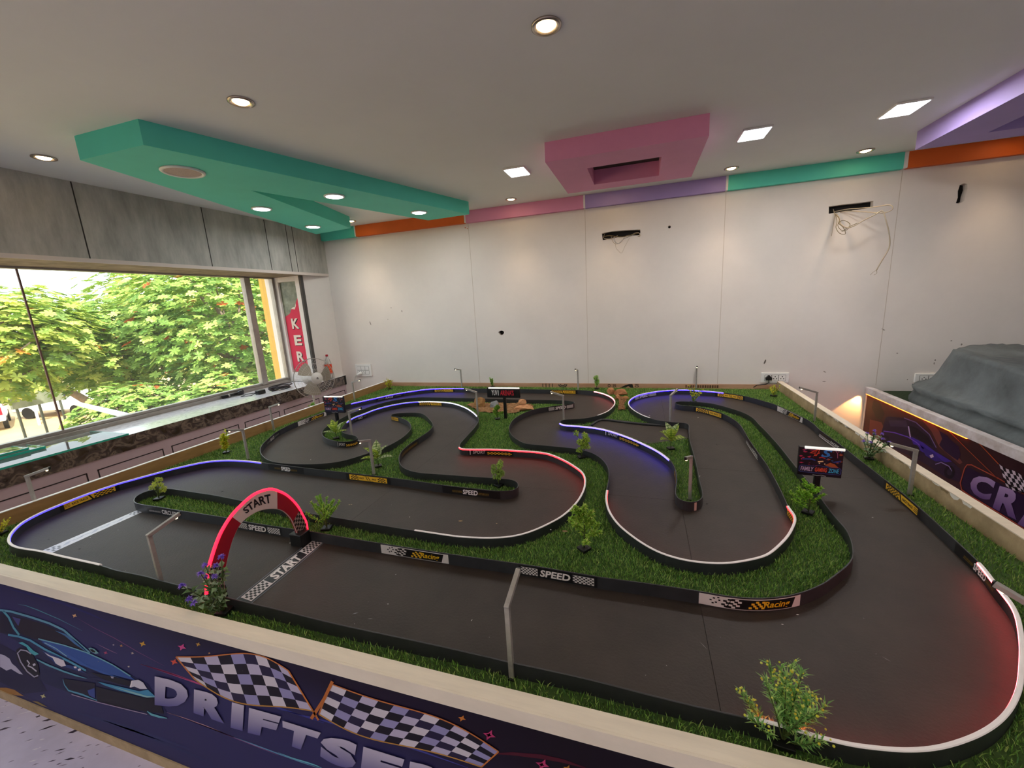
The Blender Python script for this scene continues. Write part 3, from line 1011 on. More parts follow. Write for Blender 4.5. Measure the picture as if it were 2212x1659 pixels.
c7 = lambda ps: C(ps, 0, 1220, 3.16)       # readings taken on an enlargement of the banner
c2 = lambda ps: C(ps, 0, 1270, 5.821)
c8 = lambda ps: C(ps, 600, 1220, 3.16)
T3 = [.1, .7, 1, .8, .2]
for ps, w_, c in (([(0, 150), (200, 200), (420, 260), (600, 330), (760, 400)], 16, '#1f1f5c'), ([(120, 268), (180, 280), (260, 310), (400, 370), (560, 450)], 5, '#4b8f9a'),
                  ([(520, 360), (640, 430), (780, 500), (950, 600), (1120, 690)], 4, '#7c4a72'), ([(650, 535), (690, 555), (730, 575), (780, 598), (800, 606)], 4, '#8a6682'),
                  ([(960, 680), (1080, 715), (1200, 755), (1380, 820), (1560, 880)], 13, '#b04a78'), ([(960, 680), (1050, 706), (1150, 738), (1230, 765), (1300, 790)], 6, '#f2c8cc'),
                  ([(1120, 1000), (1300, 1065), (1500, 1140), (1700, 1220), (1900, 1300)], 7, '#8a5a86'), ([(1130, 1005), (1250, 1045), (1400, 1100), (1500, 1140), (1600, 1180)], 10, '#c79aa8'),
                  ([(1500, 1140), (1700, 1215), (1900, 1290), (2050, 1345), (2212, 1400)], 8, '#5f8fb0'), ([(480, 1000), (700, 1060), (900, 1120), (1100, 1190), (1300, 1260)], 30, '#2a2f5e'),
                  ([(700, 1060), (900, 1130), (1100, 1210), (1300, 1290), (1500, 1380)], 18, '#262c5a'), ([(1560, 840), (1700, 900), (1850, 960), (2000, 1010), (2212, 1080)], 12, '#333a8a')):
    pf.line(c7(ps), w_ / 3.16, c, 1, T3)
for ps, w_, c in (([(0, 985), (300, 1060), (700, 1180), (1000, 1280), (1300, 1387)], 14, '#3d3f8e'), ([(0, 1280), (100, 1320), (200, 1350), (260, 1370), (300, 1387)], 9, '#69b6c4'), ([(1450, 1290), (1600, 1290), (1800, 1310), (1950, 1340), (2100, 1387)], 30, '#4a0f22')):
    pf.line(c8(ps), w_ / 3.16, c, 1, T3)
# the blue car: tyre smoke, body, glass, lights, wheel, splitter
def cp(ps, c, l):
    pf.poly(c2(ps), c, l)


def cl(ps, w_, c, l, tp=None):
    pf.line(c2(ps), w_ / 5.821, c, l, tp)


cp([(0, 700), (80, 740), (250, 840), (420, 1010), (600, 1300), (300, 1330), (0, 1180)], '#1e1c40', 1)
cp([(0, 830), (60, 850), (120, 890), (150, 950), (200, 990), (290, 1090), (240, 1080), (140, 1020), (80, 1040), (0, 990)], '#b9b2c8', 2)
cp([(0, 1255), (80, 1255), (180, 1280), (300, 1360), (200, 1350), (60, 1320), (0, 1290)], '#a8763a', 2)
cp([(400, 1420), (480, 1430), (600, 1500), (520, 1480)], '#8a7440', 2)
cp([(0, 270), (120, 290), (350, 350), (600, 430), (800, 520), (950, 650), (1110, 810), (1260, 880), (1500, 1000), (1700, 1130), (1850, 1200), (1960, 1365), (2010, 1440), (2100, 1560), (2060, 1640), (1850, 1600), (1500, 1520), (1230, 1430), (900, 1330), (560, 1200), (470, 1120), (330, 800), (230, 680), (100, 600), (0, 560)], '#1d2048', 2)
cp([(130, 350), (300, 380), (560, 460), (760, 550), (900, 660), (1100, 810), (900, 760), (640, 690), (420, 640), (260, 580), (190, 460)], '#1c1526', 3)
cp([(0, 320), (60, 340), (120, 430), (170, 560), (100, 580), (0, 560)], '#1a1730', 3)
cp([(150, 360), (260, 390), (230, 480)], '#3d3f7a', 4)
cl([(0, 280), (130, 295), (380, 365), (620, 445), (800, 530), (960, 670), (1130, 820)], 26, '#5d8fa6', 4)
cl([(40, 290), (110, 370), (170, 500), (240, 590)], 26, '#4f90a4', 4)
cl([(700, 540), (820, 590), (950, 690), (1090, 800)], 40, '#3e6a9a', 4, [.1, .6, 1, .3])
cp([(480, 640), (800, 730), (1100, 820), (1260, 890), (1480, 1000), (1660, 1130), (1700, 1160), (1400, 1090), (1100, 1000), (900, 900), (700, 780)], '#2f4f92', 4)
cp([(520, 680), (640, 700), (900, 860), (1150, 1000), (1500, 1130), (1650, 1170), (1300, 1080), (1000, 960), (800, 850)], '#36599e', 5)
cl([(480, 640), (800, 720), (1080, 810), (1260, 890), (1420, 970), (1640, 1110)], 14, '#6fa4b6', 6)
cl([(560, 690), (700, 760), (840, 860)], 10, '#8fb4bd', 6)
cl([(100, 590), (230, 610), (380, 660), (560, 770), (760, 870), (900, 940), (1080, 1040)], 26, '#4d8fae', 5)
cp([(230, 690), (280, 680), (350, 720), (420, 790), (490, 830), (440, 850), (380, 820), (330, 740)], '#4aa0ac', 5)
cp([(205, 780), (250, 750), (330, 770), (420, 850), (480, 970), (500, 1090), (460, 1140), (380, 1110), (280, 1020), (210, 900)], '#14101c', 5)
cl([(480, 1100), (430, 1120), (340, 1050), (260, 930), (220, 820), (260, 780), (330, 790), (390, 830)], 16, '#a59fb4', 6)
cl([(340, 910), (370, 950), (350, 980), (400, 1000), (460, 1050)], 16, '#c5bfca', 6)
cp([(410, 960), (440, 945), (450, 970), (420, 985)], '#c5bfca', 6)
cp([(530, 790), (640, 820), (780, 880), (830, 960), (960, 990), (1090, 1080), (900, 1020), (700, 960), (600, 860)], '#243a72', 6)
cp([(560, 810), (630, 850), (720, 880), (800, 910), (830, 980), (770, 990), (700, 950), (660, 880), (600, 850)], '#d7ccd4', 7)
cp([(925, 990), (960, 985), (965, 1010), (935, 1010)], '#d7ccd4', 7)
cp([(975, 1020), (1010, 1010), (1020, 1035), (985, 1045)], '#d7ccd4', 7)
cl([(460, 900), (600, 970), (800, 1050), (950, 1100), (1090, 1140)], 24, '#5f9cb0', 6, [.6, 1, .8, .8, .2])
cp([(1130, 1060), (1400, 1110), (1640, 1170), (1640, 1240), (1500, 1210), (1300, 1150)], '#15111d', 6)
cp([(1390, 1110), (1430, 1115), (1425, 1140), (1400, 1135)], '#9a98a8', 7)
cp([(1660, 1165), (1740, 1155), (1800, 1190), (1850, 1270), (1760, 1270), (1690, 1240), (1650, 1250), (1640, 1230)], '#c9c4cf', 7)
cl([(1660, 1170), (1640, 1250)], 18, '#e2dade', 8)
cp([(1230, 1180), (1500, 1240), (1750, 1300), (1860, 1280), (1960, 1370), (1800, 1370), (1500, 1290), (1300, 1220)], '#4387ac', 6)
cl([(1420, 1240), (1640, 1310), (1850, 1370), (1955, 1370)], 20, '#86b3b4', 7, [.1, 1, 1, .3])
cp([(800, 1140), (1000, 1170), (1200, 1200), (1190, 1380), (1000, 1330), (860, 1290), (810, 1220)], '#19142a', 5)
cl([(790, 1150), (810, 1220), (860, 1290), (1030, 1340), (1220, 1415)], 22, '#5796b2', 6, [.2, .5, .8, 1, .4])
cp([(1100, 1290), (1190, 1260), (1195, 1390), (1120, 1350)], '#36488c', 6)
cp([(1200, 1240), (1500, 1310), (1800, 1380), (1960, 1390), (2010, 1440), (2060, 1580), (1850, 1560), (1500, 1500), (1220, 1420)], '#161220', 5)
cl([(900, 1340), (1240, 1440), (1600, 1530), (1850, 1590)], 10, '#a592ac', 6)
cl([(1850, 1550), (1900, 1590), (2000, 1620), (2100, 1640)], 26, '#62a6b4', 6, [.3, 1, 1, .4])
cp([(1110, 760), (1140, 750), (1190, 770), (1240, 820), (1200, 830), (1140, 800)], '#6d9aa2', 7)
cp([(1125, 775), (1160, 770), (1200, 800), (1190, 815), (1150, 800)], '#131019', 8)
# sparks
def spark(px, py, r, c1, n=4, l=3):
    pts = []
    for k in range(2 * n):
        a = math.pi * k / n + .4
        rr = r if k % 2 == 0 else r * .42
        pts.append((px + rr * math.cos(a), py + rr * .8 * math.sin(a)))
    pf.poly(pts, c1, l)


for px, py, r, c in ((161, 1330, 6, '#d8a878'), (308, 1391, 8, '#c99636'), (393, 1398, 10, '#c94a86'), (428, 1392, 6, '#b98a3a'), (376, 1430, 9, '#d0503c'), (262, 1395, 4, '#b08050'), (245, 1393, 3, '#a89aa0'), (228, 1410, 5, '#b04a6a'), (286, 1411, 4, '#b8a89a'), (278, 1440, 3, '#c8c0a8'), (93, 1504, 7, '#c9c08a'), (452, 1411, 3, '#c08a5a'),
                  (998, 1552, 9, '#c87830'), (988, 1579, 5, '#caa0a8'), (1057, 1588, 15, '#b8386a'), (1056, 1588, 7, '#f0b0c0'), (1172, 1652, 16, '#b8386a'), (1170, 1652, 7, '#f0b0c0'), (1226, 1660, 10, '#b07830')):
    spark(px, py, r, c)
# two waving checkered flags with orange hems
def flag(tl, tr, br, bl, bow_t, bow_b, nu, nv, layer):
    tl, tr, br, bl = [np.array(p, float) for p in (tl, tr, br, bl)]
    def pt(u, v):
        top = tl * (1 - u) + tr * u + np.array(bow_t) * math.sin(math.pi * u) + np.array([0, 7.0]) * math.sin(2 * math.pi * u)
        bot = bl * (1 - u) + br * u + np.array(bow_b) * math.sin(math.pi * u) + np.array([0, 7.0]) * math.sin(2 * math.pi * u)
        return tuple(top * (1 - v) + bot * v)
    for i in range(nu):
        for j in range(nv):
            cs = ('#cdc4cc', '#b7adc4', '#918bb4') if (i + j) % 2 == 0 else ('#17121f', '#17121f', '#241d3c')
            c = cs[(i * 5 + j * 3) % 3] if (i + j) % 2 == 0 else cs[(i + 2 * j) % 3]
            q = [pt(i / nu, j / nv), pt((i + .5) / nu, j / nv), pt((i + 1) / nu, j / nv), pt((i + 1) / nu, (j + 1) / nv), pt((i + .5) / nu, (j + 1) / nv), pt(i / nu, (j + 1) / nv)]
            pf.poly(q, c, layer)
    pf.line([pt(k / 20, 0) for k in range(21)], 2.5, '#c0743c', layer + 1)
    pf.line([pt(k / 20, 1) for k in range(21)], 2.5, '#b8863c', layer + 1)
    pf.line([pt(0, 0), pt(0, 1)], 3, '#c0743c', layer + 1)
    pf.line([pt(1, 0), pt(1, 1)], 3, '#c8742f', layer + 1)


flag((380, 1419), (623, 1449), (676, 1536), (420, 1467), (10, -22), (0, 22), 9, 5, 4)
flag((714, 1477), (1077, 1624), (1040, 1657), (689, 1543), (6, -14), (-20, 6), 11, 5, 4)
pf.line([(718, 1472), (700, 1510), (672, 1553)], 7, '#b8692f', 7)
pf.line([(676, 1536), (688, 1556)], 4, '#b8692f', 7)
# the big lettering, grey fading to violet at the foot
DR = [('D', [(334, 1523), (402, 1530), (410, 1478), (334, 1461)]), ('R', [(418, 1540), (484, 1563), (492, 1505), (419, 1489)]), ('I', [(498, 1572), (524, 1579), (527, 1524), (501, 1517)]),
      ('F', [(535, 1583), (590, 1596), (607, 1548), (538, 1529)]), ('T', [(612, 1606), (668, 1626), (693, 1583), (610, 1557)]), ('S', [(690, 1639), (765, 1668), (776, 1604), (694, 1588)]), ('E', [(778, 1672), (858, 1696), (875, 1641), (785, 1613)]), ('R', [(878, 1700), (960, 1724), (972, 1664), (886, 1645)])]
for ch, (bl, br, tr, tl) in DR:
    pf.text(ch, 0, 0, 0, 0, '#bdb4c6', 9, bold=.075, color2='#5a568c', quad=[bl, br, tr, tl])
tag(child(pf.mb, 'banner_artwork', M_PRINT, t, color=True), 'printed blue car, flags, sparks and silver letters')

# ------------------------------------------------------------------ black rubber mats of the track floor
M0 = [(TX0, -1.3406, TY0, TY1 - .013, 'dark rubber mat under the start lines and left loops'), (-1.3394, .1897, TY0, 1.9697, 'dark rubber mat of the near straight and middle hairpin'),
      (-1.3394, .1897, 1.9713, TY1 - .013, 'dark rubber mat under the sign and middle bends'), (.1913, TX1, TY0, 2.3897, 'dark rubber mat of the near right bend'), (.1913, TX1, 2.3913, TY1 - .013, 'dark rubber mat of the far right bend')]
for x0, x1, y0, y1, lb in M0:
    b = MB(); b.box((x0, y0, ZB - .0024), (x1, y1, ZB))
    tag(b.build('rubber_mat', M_MAT), lb, 'rubber mat', 'rubber mats of the track floor')

# crumbs and scraps lying on the mats and on the floor
def scraps(name, z, items, label):
    p = Print(lambda u, v, l: (u, v, z + .0005))
    for px, py, ln, wd, ang, c in items:
        q = P(px, py, z)
        d = Vector((math.cos(ang), math.sin(ang)))
        n = Vector((-d.y, d.x))
        a = Vector((q.x, q.y))
        p.poly([tuple(a - d * ln / 2), tuple(a + n * wd / 2), tuple(a + d * ln / 2), tuple(a - n * wd * .4)], c)
    o = p.build(name, None, attr_mat('scuff', .9, .1))
    o['kind'] = 'stuff'
    return tag(o, label, 'debris')


rr_ = random.Random(11)
it = [(768, 1325, .02, .004, .6, '#8d9094'), (800, 1337, .018, .002, .2, '#9a9a98'), (838, 1305, .007, .004, 0, '#c9c5c0'), (855, 1241, .006, .003, 1, '#c9c5c0'), (1019, 1340, .009, .003, 1.4, '#d8d2ca'), (1723, 1328, .010, .006, .2, '#e8e2da'), (1690, 1349, .008, .004, 0, '#cfc9c0'), (1520, 1395, .03, .002, 2.2, '#8a8580'), (1915, 1424, .02, .002, 2.4, '#8a8580'), (1600, 894 + 0, .016, .008, .3, '#e6e2da'), (1403, 898, .016, .008, .2, '#e6e2da'), (1508, 902, .014, .010, 0, '#e8e4dc'),
      (1510, 1030, .05, .012, 1.2, '#8d8a86'), (885, 1117, .006, .006, 0, '#d8d2ca'), (700, 1158, .006, .004, 0, '#cfc9c0'), (1885, 1118, .008, .006, 0, '#b9b3aa'), (1548, 960, .016, .006, .4, '#151311'), (1527, 1089, .016, .008, .4, '#151311'), (480, 1062, .02, .008, .5, '#1a1a1a'), (172, 1186, .014, .006, .4, '#1a1a1a'), (105, 1165, .012, .005, .4, '#1a1a1a'), (195, 1161, .008, .004, 0, '#c9c5c0'), (255, 1145, .006, .004, 0, '#c9c5c0'), (671, 993, .008, .008, 0, '#c9c5c0'), (712, 968, .03, .003, 2.4, '#1c1c1c')]
for k in range(60):
    it.append((rr_.uniform(150, 1900), rr_.uniform(1060, 1480), rr_.uniform(.002, .006), .002, rr_.uniform(0, 3), rr_.choice(['#8a8682', '#a9a49e', '#6a6662'])))
scraps('paper_crumbs', ZB, it, 'scattered pale crumbs and scraps on the rubber mats')
it = [(105, 1555, .05, .014, .5, '#4a4350'), (82, 1548, .02, .012, .4, '#4a4350'), (103, 1572, .06, .010, .7, '#3c3644'), (160, 1580, .045, .016, .6, '#4f4656'), (62, 1530, .02, .006, .2, '#4a4350'), (8, 1575, .05, .012, .6, '#5d5566'), (14, 1558, .04, .008, .5, '#5d5566'), (130, 1620, .04, .006, .5, '#4a4350'), (60, 1538, .08, .006, .6, '#e9e2f2'), (12, 1525, .06, .006, .6, '#e9e2f2'), (150, 1640, .04, .01, .4, '#514a5a')]
for k in range(60):
    it.append((rr_.uniform(0, 330), rr_.uniform(1500, 1660), rr_.uniform(.008, .03), rr_.uniform(.003, .007), rr_.uniform(.3, .8), rr_.choice(['#7a7086', '#8f849c', '#ece6f2', '#655c70'])))
scraps('floor_dust', 0.0, it, 'dark flakes and dust on the pale floor in front of the banner')

# ------------------------------------------------------------------ the two barriers, traced in plan
OUT = [(17, 1166), (22, 1176.5), (40.7, 1184), (88, 1191.6), (135.6, 1203), (217, 1221), (249, 1231), (282.5, 1238), (316.5, 1245), (341, 1252), (402.6, 1268), (448, 1279), (515.6, 1296.7), (606, 1318), (674, 1335), (741.7, 1351), (821.5, 1368), (916.5, 1388), (1043, 1416), (1097, 1429), (1201, 1451), (1300, 1474), (1400, 1500), (1510, 1527), (1609, 1549), (1694, 1571), (1767, 1593), (1840.5, 1611), (1914, 1620), (1965, 1623), (2024, 1618.5), (2079, 1604), (2127, 1583.6), (2163.6, 1558), (2189, 1527), (2206, 1486), (2211, 1438.6), (2211, 1390), (2203, 1339.5), (2189, 1307), (2167, 1279), (2145, 1251), (2119.5, 1219), (2069, 1171), (1993, 1102), (1955, 1069), (1914, 1037), (1884, 1014), (1853, 990), (1815, 960), (1772, 929), (1757, 915), (1734, 901), (1680, 876), (1649, 866), (1611, 856), (1562, 848), (1493.6, 842.5), (1457, 842.3), (1421, 845), (1385, 851.4), (1367, 858.7), (1358, 867), (1358, 875), (1367, 885), (1385, 895.7), (1403, 902.5), (1425, 908.4), (1457, 912), (1486, 915.5), (1488, 932), (1491, 954), (1498, 979), (1505, 1006.5), (1510, 1033.6), (1516, 1056), (1518, 1070), (1513, 1079), (1502, 1084), (1489, 1084.5), (1473, 1081), (1462, 1073), (1459, 1060), (1461.5, 1038), (1460, 1019), (1455.6, 1006), (1446.6, 993), (1421, 974), (1385, 956), (1349, 941), (1303.7, 927), (1258.5, 920.5), (1222, 918), (1209, 913.5), (1215, 907), (1236, 905.5), (1258.5, 904), (1285.6, 899), (1312.7, 888.5), (1327, 875), (1328, 865), (1320, 857), (1304, 850), (1284, 845.5), (1248, 842.4), (1186, 841.5), (1120, 840.4), (1052.5, 839.7), (1002, 838.8), (958.5, 838.8), (922, 840.6), (886, 845.5), (850, 851.5), (812.7, 859.5), (785.6, 865.5), (757, 872), (730, 879.5), (703, 888.5), (644, 910), (603.4, 928.8), (580.8, 946), (566, 961), (562, 973), (567, 984), (581, 994), (603.4, 999.5), (648.6, 1002.5), (694, 1001.5), (739, 995.5), (784, 982.5), (829.5, 967), (863, 949), (881.5, 934), (888, 922), (882, 910.5), (866, 902.5), (852, 899), (843.5, 897), (850, 894.2), (869, 891.8), (901, 891.5), (916, 895.5), (928, 906), (935.5, 918), (926, 931), (904, 946), (886, 958), (870, 971.7), (862.7, 984), (862, 995), (866, 1004.5), (877, 1013), (904, 1020.5), (958.5, 1024.8), (1012.7, 1028.8), (1067, 1032.5), (1103, 1035.5), (1116, 1040), (1120, 1047.6), (1116, 1055), (1103, 1059.4), (1076, 1060.3), (1030.8, 1055.8), (958.5, 1047.6), (904, 1039.5), (843, 1031.5), (748, 1020.5), (655, 1010), (578.6, 1000.5), (535.6, 995.5), (490, 993.5), (445, 997), (400, 1006), (358, 1016), (291.6, 1034), (248.6, 1046), (181, 1069), (113, 1096), (79, 1111), (45, 1130), (24, 1150)]
INN = [(993, 967), (1003, 969.5), (1030, 969.8), (1067, 970), (1121, 973), (1150, 975), (1184, 979.5), (1218, 993), (1245, 1009), (1260, 1022), (1265, 1037), (1262, 1058), (1247, 1085), (1218, 1113), (1184, 1132.5), (1150, 1147.5), (1120, 1156.5), (1090, 1161), (1060, 1162.5), (1030, 1162), (990, 1159.5), (950, 1154), (897, 1146), (852, 1139), (748, 1121.5), (660, 1107), (585, 1093), (513, 1079.5), (468, 1070.5), (429, 1064.5), (400, 1060), (370, 1055.8), (345, 1056), (318, 1060.5), (298, 1069), (289.5, 1078), (293, 1086), (316, 1091), (339, 1094), (389, 1102.5), (486, 1117.5), (531, 1126.5), (606, 1138.5), (671, 1147.5), (741.7, 1160), (821, 1173), (980, 1197.5), (1150, 1221.5), (1297, 1246), (1400, 1260), (1508, 1276), (1565, 1286), (1620, 1291.5), (1675, 1290), (1727, 1280.8), (1777, 1261), (1806, 1240), (1828, 1222.5), (1841, 1206), (1843, 1187), (1838, 1165), (1828, 1144), (1802, 1114), (1782, 1088), (1754, 1049), (1730, 1021), (1708, 994), (1685, 965), (1658, 935), (1640, 917), (1628, 904), (1612, 894), (1585, 884), (1540, 872), (1504, 868.3), (1480, 866.8), (1464, 867.2), (1458, 870), (1468, 874.6), (1504, 878.2), (1531, 884), (1562, 893.5), (1582, 904), (1600, 919), (1618, 949), (1640, 981), (1658, 1006), (1685, 1056), (1702, 1092), (1716, 1111), (1719, 1124), (1713, 1141), (1701, 1161), (1676, 1186), (1650, 1202.5), (1591, 1215), (1545.6, 1217.5), (1489, 1212), (1444, 1201), (1410, 1187), (1376, 1166.5), (1342, 1140), (1324, 1119.5), (1312.7, 1099), (1308.5, 1077), (1310.5, 1058), (1314.5, 1038), (1315.5, 1020.5), (1311, 1005), (1300, 991.5), (1284, 980.7), (1262, 973), (1237, 968), (1186, 963), (1139, 958.5), (1121, 951.5), (1107, 941), (1100, 929), (1101.5, 917), (1111, 904.5), (1132, 892), (1157, 883.5), (1184.5, 878.6), (1211.7, 875), (1235, 872), (1241, 869), (1230, 866), (1193.6, 864), (1121, 863), (1031, 860.5), (931, 858.3), (894, 859), (853, 864.5), (813, 874), (786, 883.5), (758.5, 893), (728, 909), (706, 921), (696.5, 932), (697, 940), (706, 947), (727.8, 953), (752.6, 953.7), (767, 950), (772.5, 945), (765, 940.5), (752, 938), (742, 934.3), (737, 928), (741, 920), (749, 911.5), (764, 902), (786, 893.8), (813, 883.5), (853, 873.6), (895, 868), (940, 867.2), (976.6, 870.4), (1003.7, 879), (1020, 888.5), (1030, 897.5), (1034, 907), (1027, 921), (1012.7, 937), (1000, 951), (993.5, 959)]


def closed_curve(px, z, ds=.012, sig=.016):
    q = np.array([P(x, y, z)[:2] for x, y in px])
    n = len(q)
    out = []
    for i in range(n):
        p0, p1, p2, p3 = q[i - 1], q[i], q[(i + 1) % n], q[(i + 2) % n]
        k = max(2, int(np.linalg.norm(p2 - p1) / .006))
        for j in range(k):
            u = j / k
            out.append(.5 * (2 * p1 + (p2 - p0) * u + (2 * p0 - 5 * p1 + 4 * p2 - p3) * u * u + (3 * p1 - p0 - 3 * p2 + p3) * u ** 3))
    a = np.array(out)
    for rnd in range(2):
        d = np.linalg.norm(np.roll(a, -1, 0) - a, axis=1)
        s = np.concatenate([[0], np.cumsum(d)])
        m = int(s[-1] / ds)
        t = np.linspace(0, s[-1], m, endpoint=False)
        aa = np.vstack([a, a[:1]])
        a = np.column_stack([np.interp(t, s, aa[:, 0]), np.interp(t, s, aa[:, 1])])
        if rnd == 0:
            r = int(3 * sig / ds) + 1
            kk = np.exp(-.5 * (np.arange(-r, r + 1) * ds / sig) ** 2)
            kk /= kk.sum()
            a = sum(np.roll(a, j - r, 0) * kk[j] for j in range(2 * r + 1))
    return a


class Barrier:
    def __init__(s, px, inside):
        s.p = closed_curve(px, ZT)
        a = s.p
        area = .5 * np.sum(a[:, 0] * np.roll(a[:, 1], -1) - np.roll(a[:, 0], -1) * a[:, 1])
        if area < 0:
            s.p = a = a[::-1].copy()
        t = np.roll(a, -1, 0) - np.roll(a, 1, 0)
        t /= np.linalg.norm(t, axis=1)[:, None]
        nn = np.column_stack([-t[:, 1], t[:, 0]])      # towards the enclosed side
        s.n = nn if inside else -nn                     # towards the track
        s.ds = np.linalg.norm(np.roll(a, -1, 0) - a, axis=1).mean()
        s.N = len(a)

    def near(s, px, py, z=ZT):
        q = P(px, py, z)
        return int(np.argmin((s.p[:, 0] - q.x) ** 2 + (s.p[:, 1] - q.y) ** 2))

    def at(s, i, off=0.0):
        i0 = int(math.floor(i)) % s.N
        i1 = (i0 + 1) % s.N
        f = i - math.floor(i)
        p = s.p[i0] * (1 - f) + s.p[i1] * f
        n = s.n[i0] * (1 - f) + s.n[i1] * f
        return p + n * off

    def span(s, a, b):
        """Station numbers from pixel a to pixel b the short way round."""
        i, j = s.near(*a), s.near(*b)
        if j - i > s.N / 2:
            j -= s.N
        if i - j > s.N / 2:
            j += s.N
        return i, j

    def ribbon(s, name, parent):
        vs, fs = [], []
        T = .0022
        for i in range(s.N):
            for off, z in ((T, ZB - .001), (T, ZT - .0008), (T * .4, ZT), (-T * .4, ZT), (-T, ZT - .0008), (-T, ZB - .001)):
                p = s.p[i] + s.n[i] * off
                vs.append((p[0], p[1], z))
        for i in range(s.N):
            i2 = (i + 1) % s.N
            for k in range(5):
                fs.append((i * 6 + k, i * 6 + k + 1, i2 * 6 + k + 1, i2 * 6 + k))
        b = MB(); b.add(vs, fs)
        return b.build(name, M_RAIL, parent, smooth=False)

    def led(s, seq, color_mat, parent, label, name='led_strip'):
        """White silicone tube along the top edge with the lit lens on the track side."""
        i, j = [0, 0], 0
        st = [s.near(*p) for p in seq]
        idx = [st[0]]
        for k in range(1, len(st)):
            e = st[k]
            while e - idx[-1] > s.N / 2:
                e -= s.N
            while idx[-1] - e > s.N / 2:
                e += s.N
            step = 1 if e >= idx[-1] else -1
            idx += list(range(idx[-1] + step, e + step, step))
        vs, fs, mi = [], [], []
        prof = [(.0022, ZT - .0075), (.0062, ZT - .0075), (.0078, ZT - .0035), (.0070, ZT + .0008), (.004, ZT + .0026), (-.001, ZT + .0026), (-.0026, ZT + .0008), (-.0022, ZT - .001)]
        m = len(prof)
        for q in idx:
            for off, z in prof:
                p = s.at(q, off)
                vs.append((p[0], p[1], z))
        b = MB()
        fe, fw = [], []
        for q in range(len(idx) - 1):
            for k in range(m):
                k2 = (k + 1) % m
                f = (q * m + k, q * m + k2, (q + 1) * m + k2, (q + 1) * m + k)
                (fe if k in (0, 1, 2) else fw).append(f)
        b.add(vs, fw, 0)
        b.f += fe
        b.mi += [1] * len(fe)
        e = len(idx) - 1
        b.f += [tuple(range(m)), tuple(e * m + k for k in range(m))]
        b.mi += [0, 0]
        o = b.build(name, [M_TUBE, color_mat], parent)
        return tag(o, label)

    def mapper(s, a, b, h=.040, z0=.603):
        i, j = s.span(a, b)
        s.aspect = abs(j - i) * s.ds / h
        def f(u, v, l):
            p = s.at(i + (j - i) * u, .0030 + .0005 * l)
            return (p[0], p[1], z0 + h * v)
        return f, abs(j - i) * s.ds


M_BLUE = mat('led_blue', '#2a20c8', .4, emis='#2a1eff', estr=12.0)
M_BLUE2 = mat('led_blue_bright', '#3a30d8', .4, emis='#453cff', estr=13.0)
M_RED2 = mat('led_red_soft', '#c01525', .4, emis='#ff2830', estr=6.0)
M_RED = mat('led_red', '#c01525', .4, emis='#ff4a50', estr=15.0)
M_PINK = mat('led_pink', '#ff8a90', .4, emis='#ff7078', estr=8.0)
M_VIOLET = mat('led_violet', '#5a55d0', .4, emis='#4a40f0', estr=2.8)
M_WARM = mat('led_white', '#e9ecff', .4, emis='#cfd6ff', estr=2.2)

RO = Barrier(OUT, True)
RI = Barrier(INN, False)
to = empty('track_barrier', (0, 0, 0), 'black rubber barrier along the outer edge of the race track', 'track barrier', 'black rubber track barriers')
ti = empty('track_barrier', (0, 0, 0), 'black rubber barrier around the long inner turf island of the race track', 'track barrier', 'black rubber track barriers')
RO.ribbon('rubber_strip', to)
RI.ribbon('rubber_strip', ti)
RO.led([(567, 998), (490, 994), (291, 1034), (113, 1096), (45, 1130), (17, 1166), (88, 1192), (217, 1221)], M_VIOLET, to, 'violet blue light strip along the left curve')
RO.led([(1609, 1549), (1767, 1593), (1965, 1623), (2163, 1558), (2211, 1438), (2189, 1307), (2119, 1218)], M_RED, to, 'white tube glowing red round the near right bend')
RO.led([(757, 872), (850, 851), (922, 841), (1002, 839)], M_BLUE, to, 'blue light strip by the back wall')
RO.led([(1284, 845), (1320, 857), (1328, 866), (1312, 888), (1290, 897)], M_PINK, to, 'pinkish light strip round the far middle bend')
RO.led([(1562, 848), (1457, 842), (1385, 851), (1358, 868), (1385, 895), (1403, 902)], M_BLUE, to, 'blue light strip round the far right loop')
RO.led([(1209, 914), (1222, 918), (1303, 927), (1385, 956), (1446, 993)], M_BLUE2, to, 'bright blue light strip in the middle of the track')
RI.led([(747, 913), (786, 894), (853, 873.6), (905, 867.6)], M_VIOLET, ti, 'violet blue light strip of the upper left bend')
RI.led([(905, 867.6), (940, 867), (1003, 879), (1031, 899)], M_WARM, ti, 'whitish light strip of the upper left bend')
RI.led([(993, 966), (1067, 970), (1184, 979), (1265, 1037), (1184, 1132), (1060, 1162), (897, 1146)], M_RED2, ti, 'white tube glowing red round the middle hairpin')
RI.led([(1310, 1059), (1308, 1077), (1376, 1166), (1489, 1212), (1591, 1215), (1701, 1161), (1719, 1122), (1703, 1093)], M_RED2, ti, 'white tube glowing red round the lower right hairpin')


# ------------------------------------------------------------------ stickers on the barriers
YEL, BLK, WHT = '#f0bb30', '#121214', '#ddd6d0'


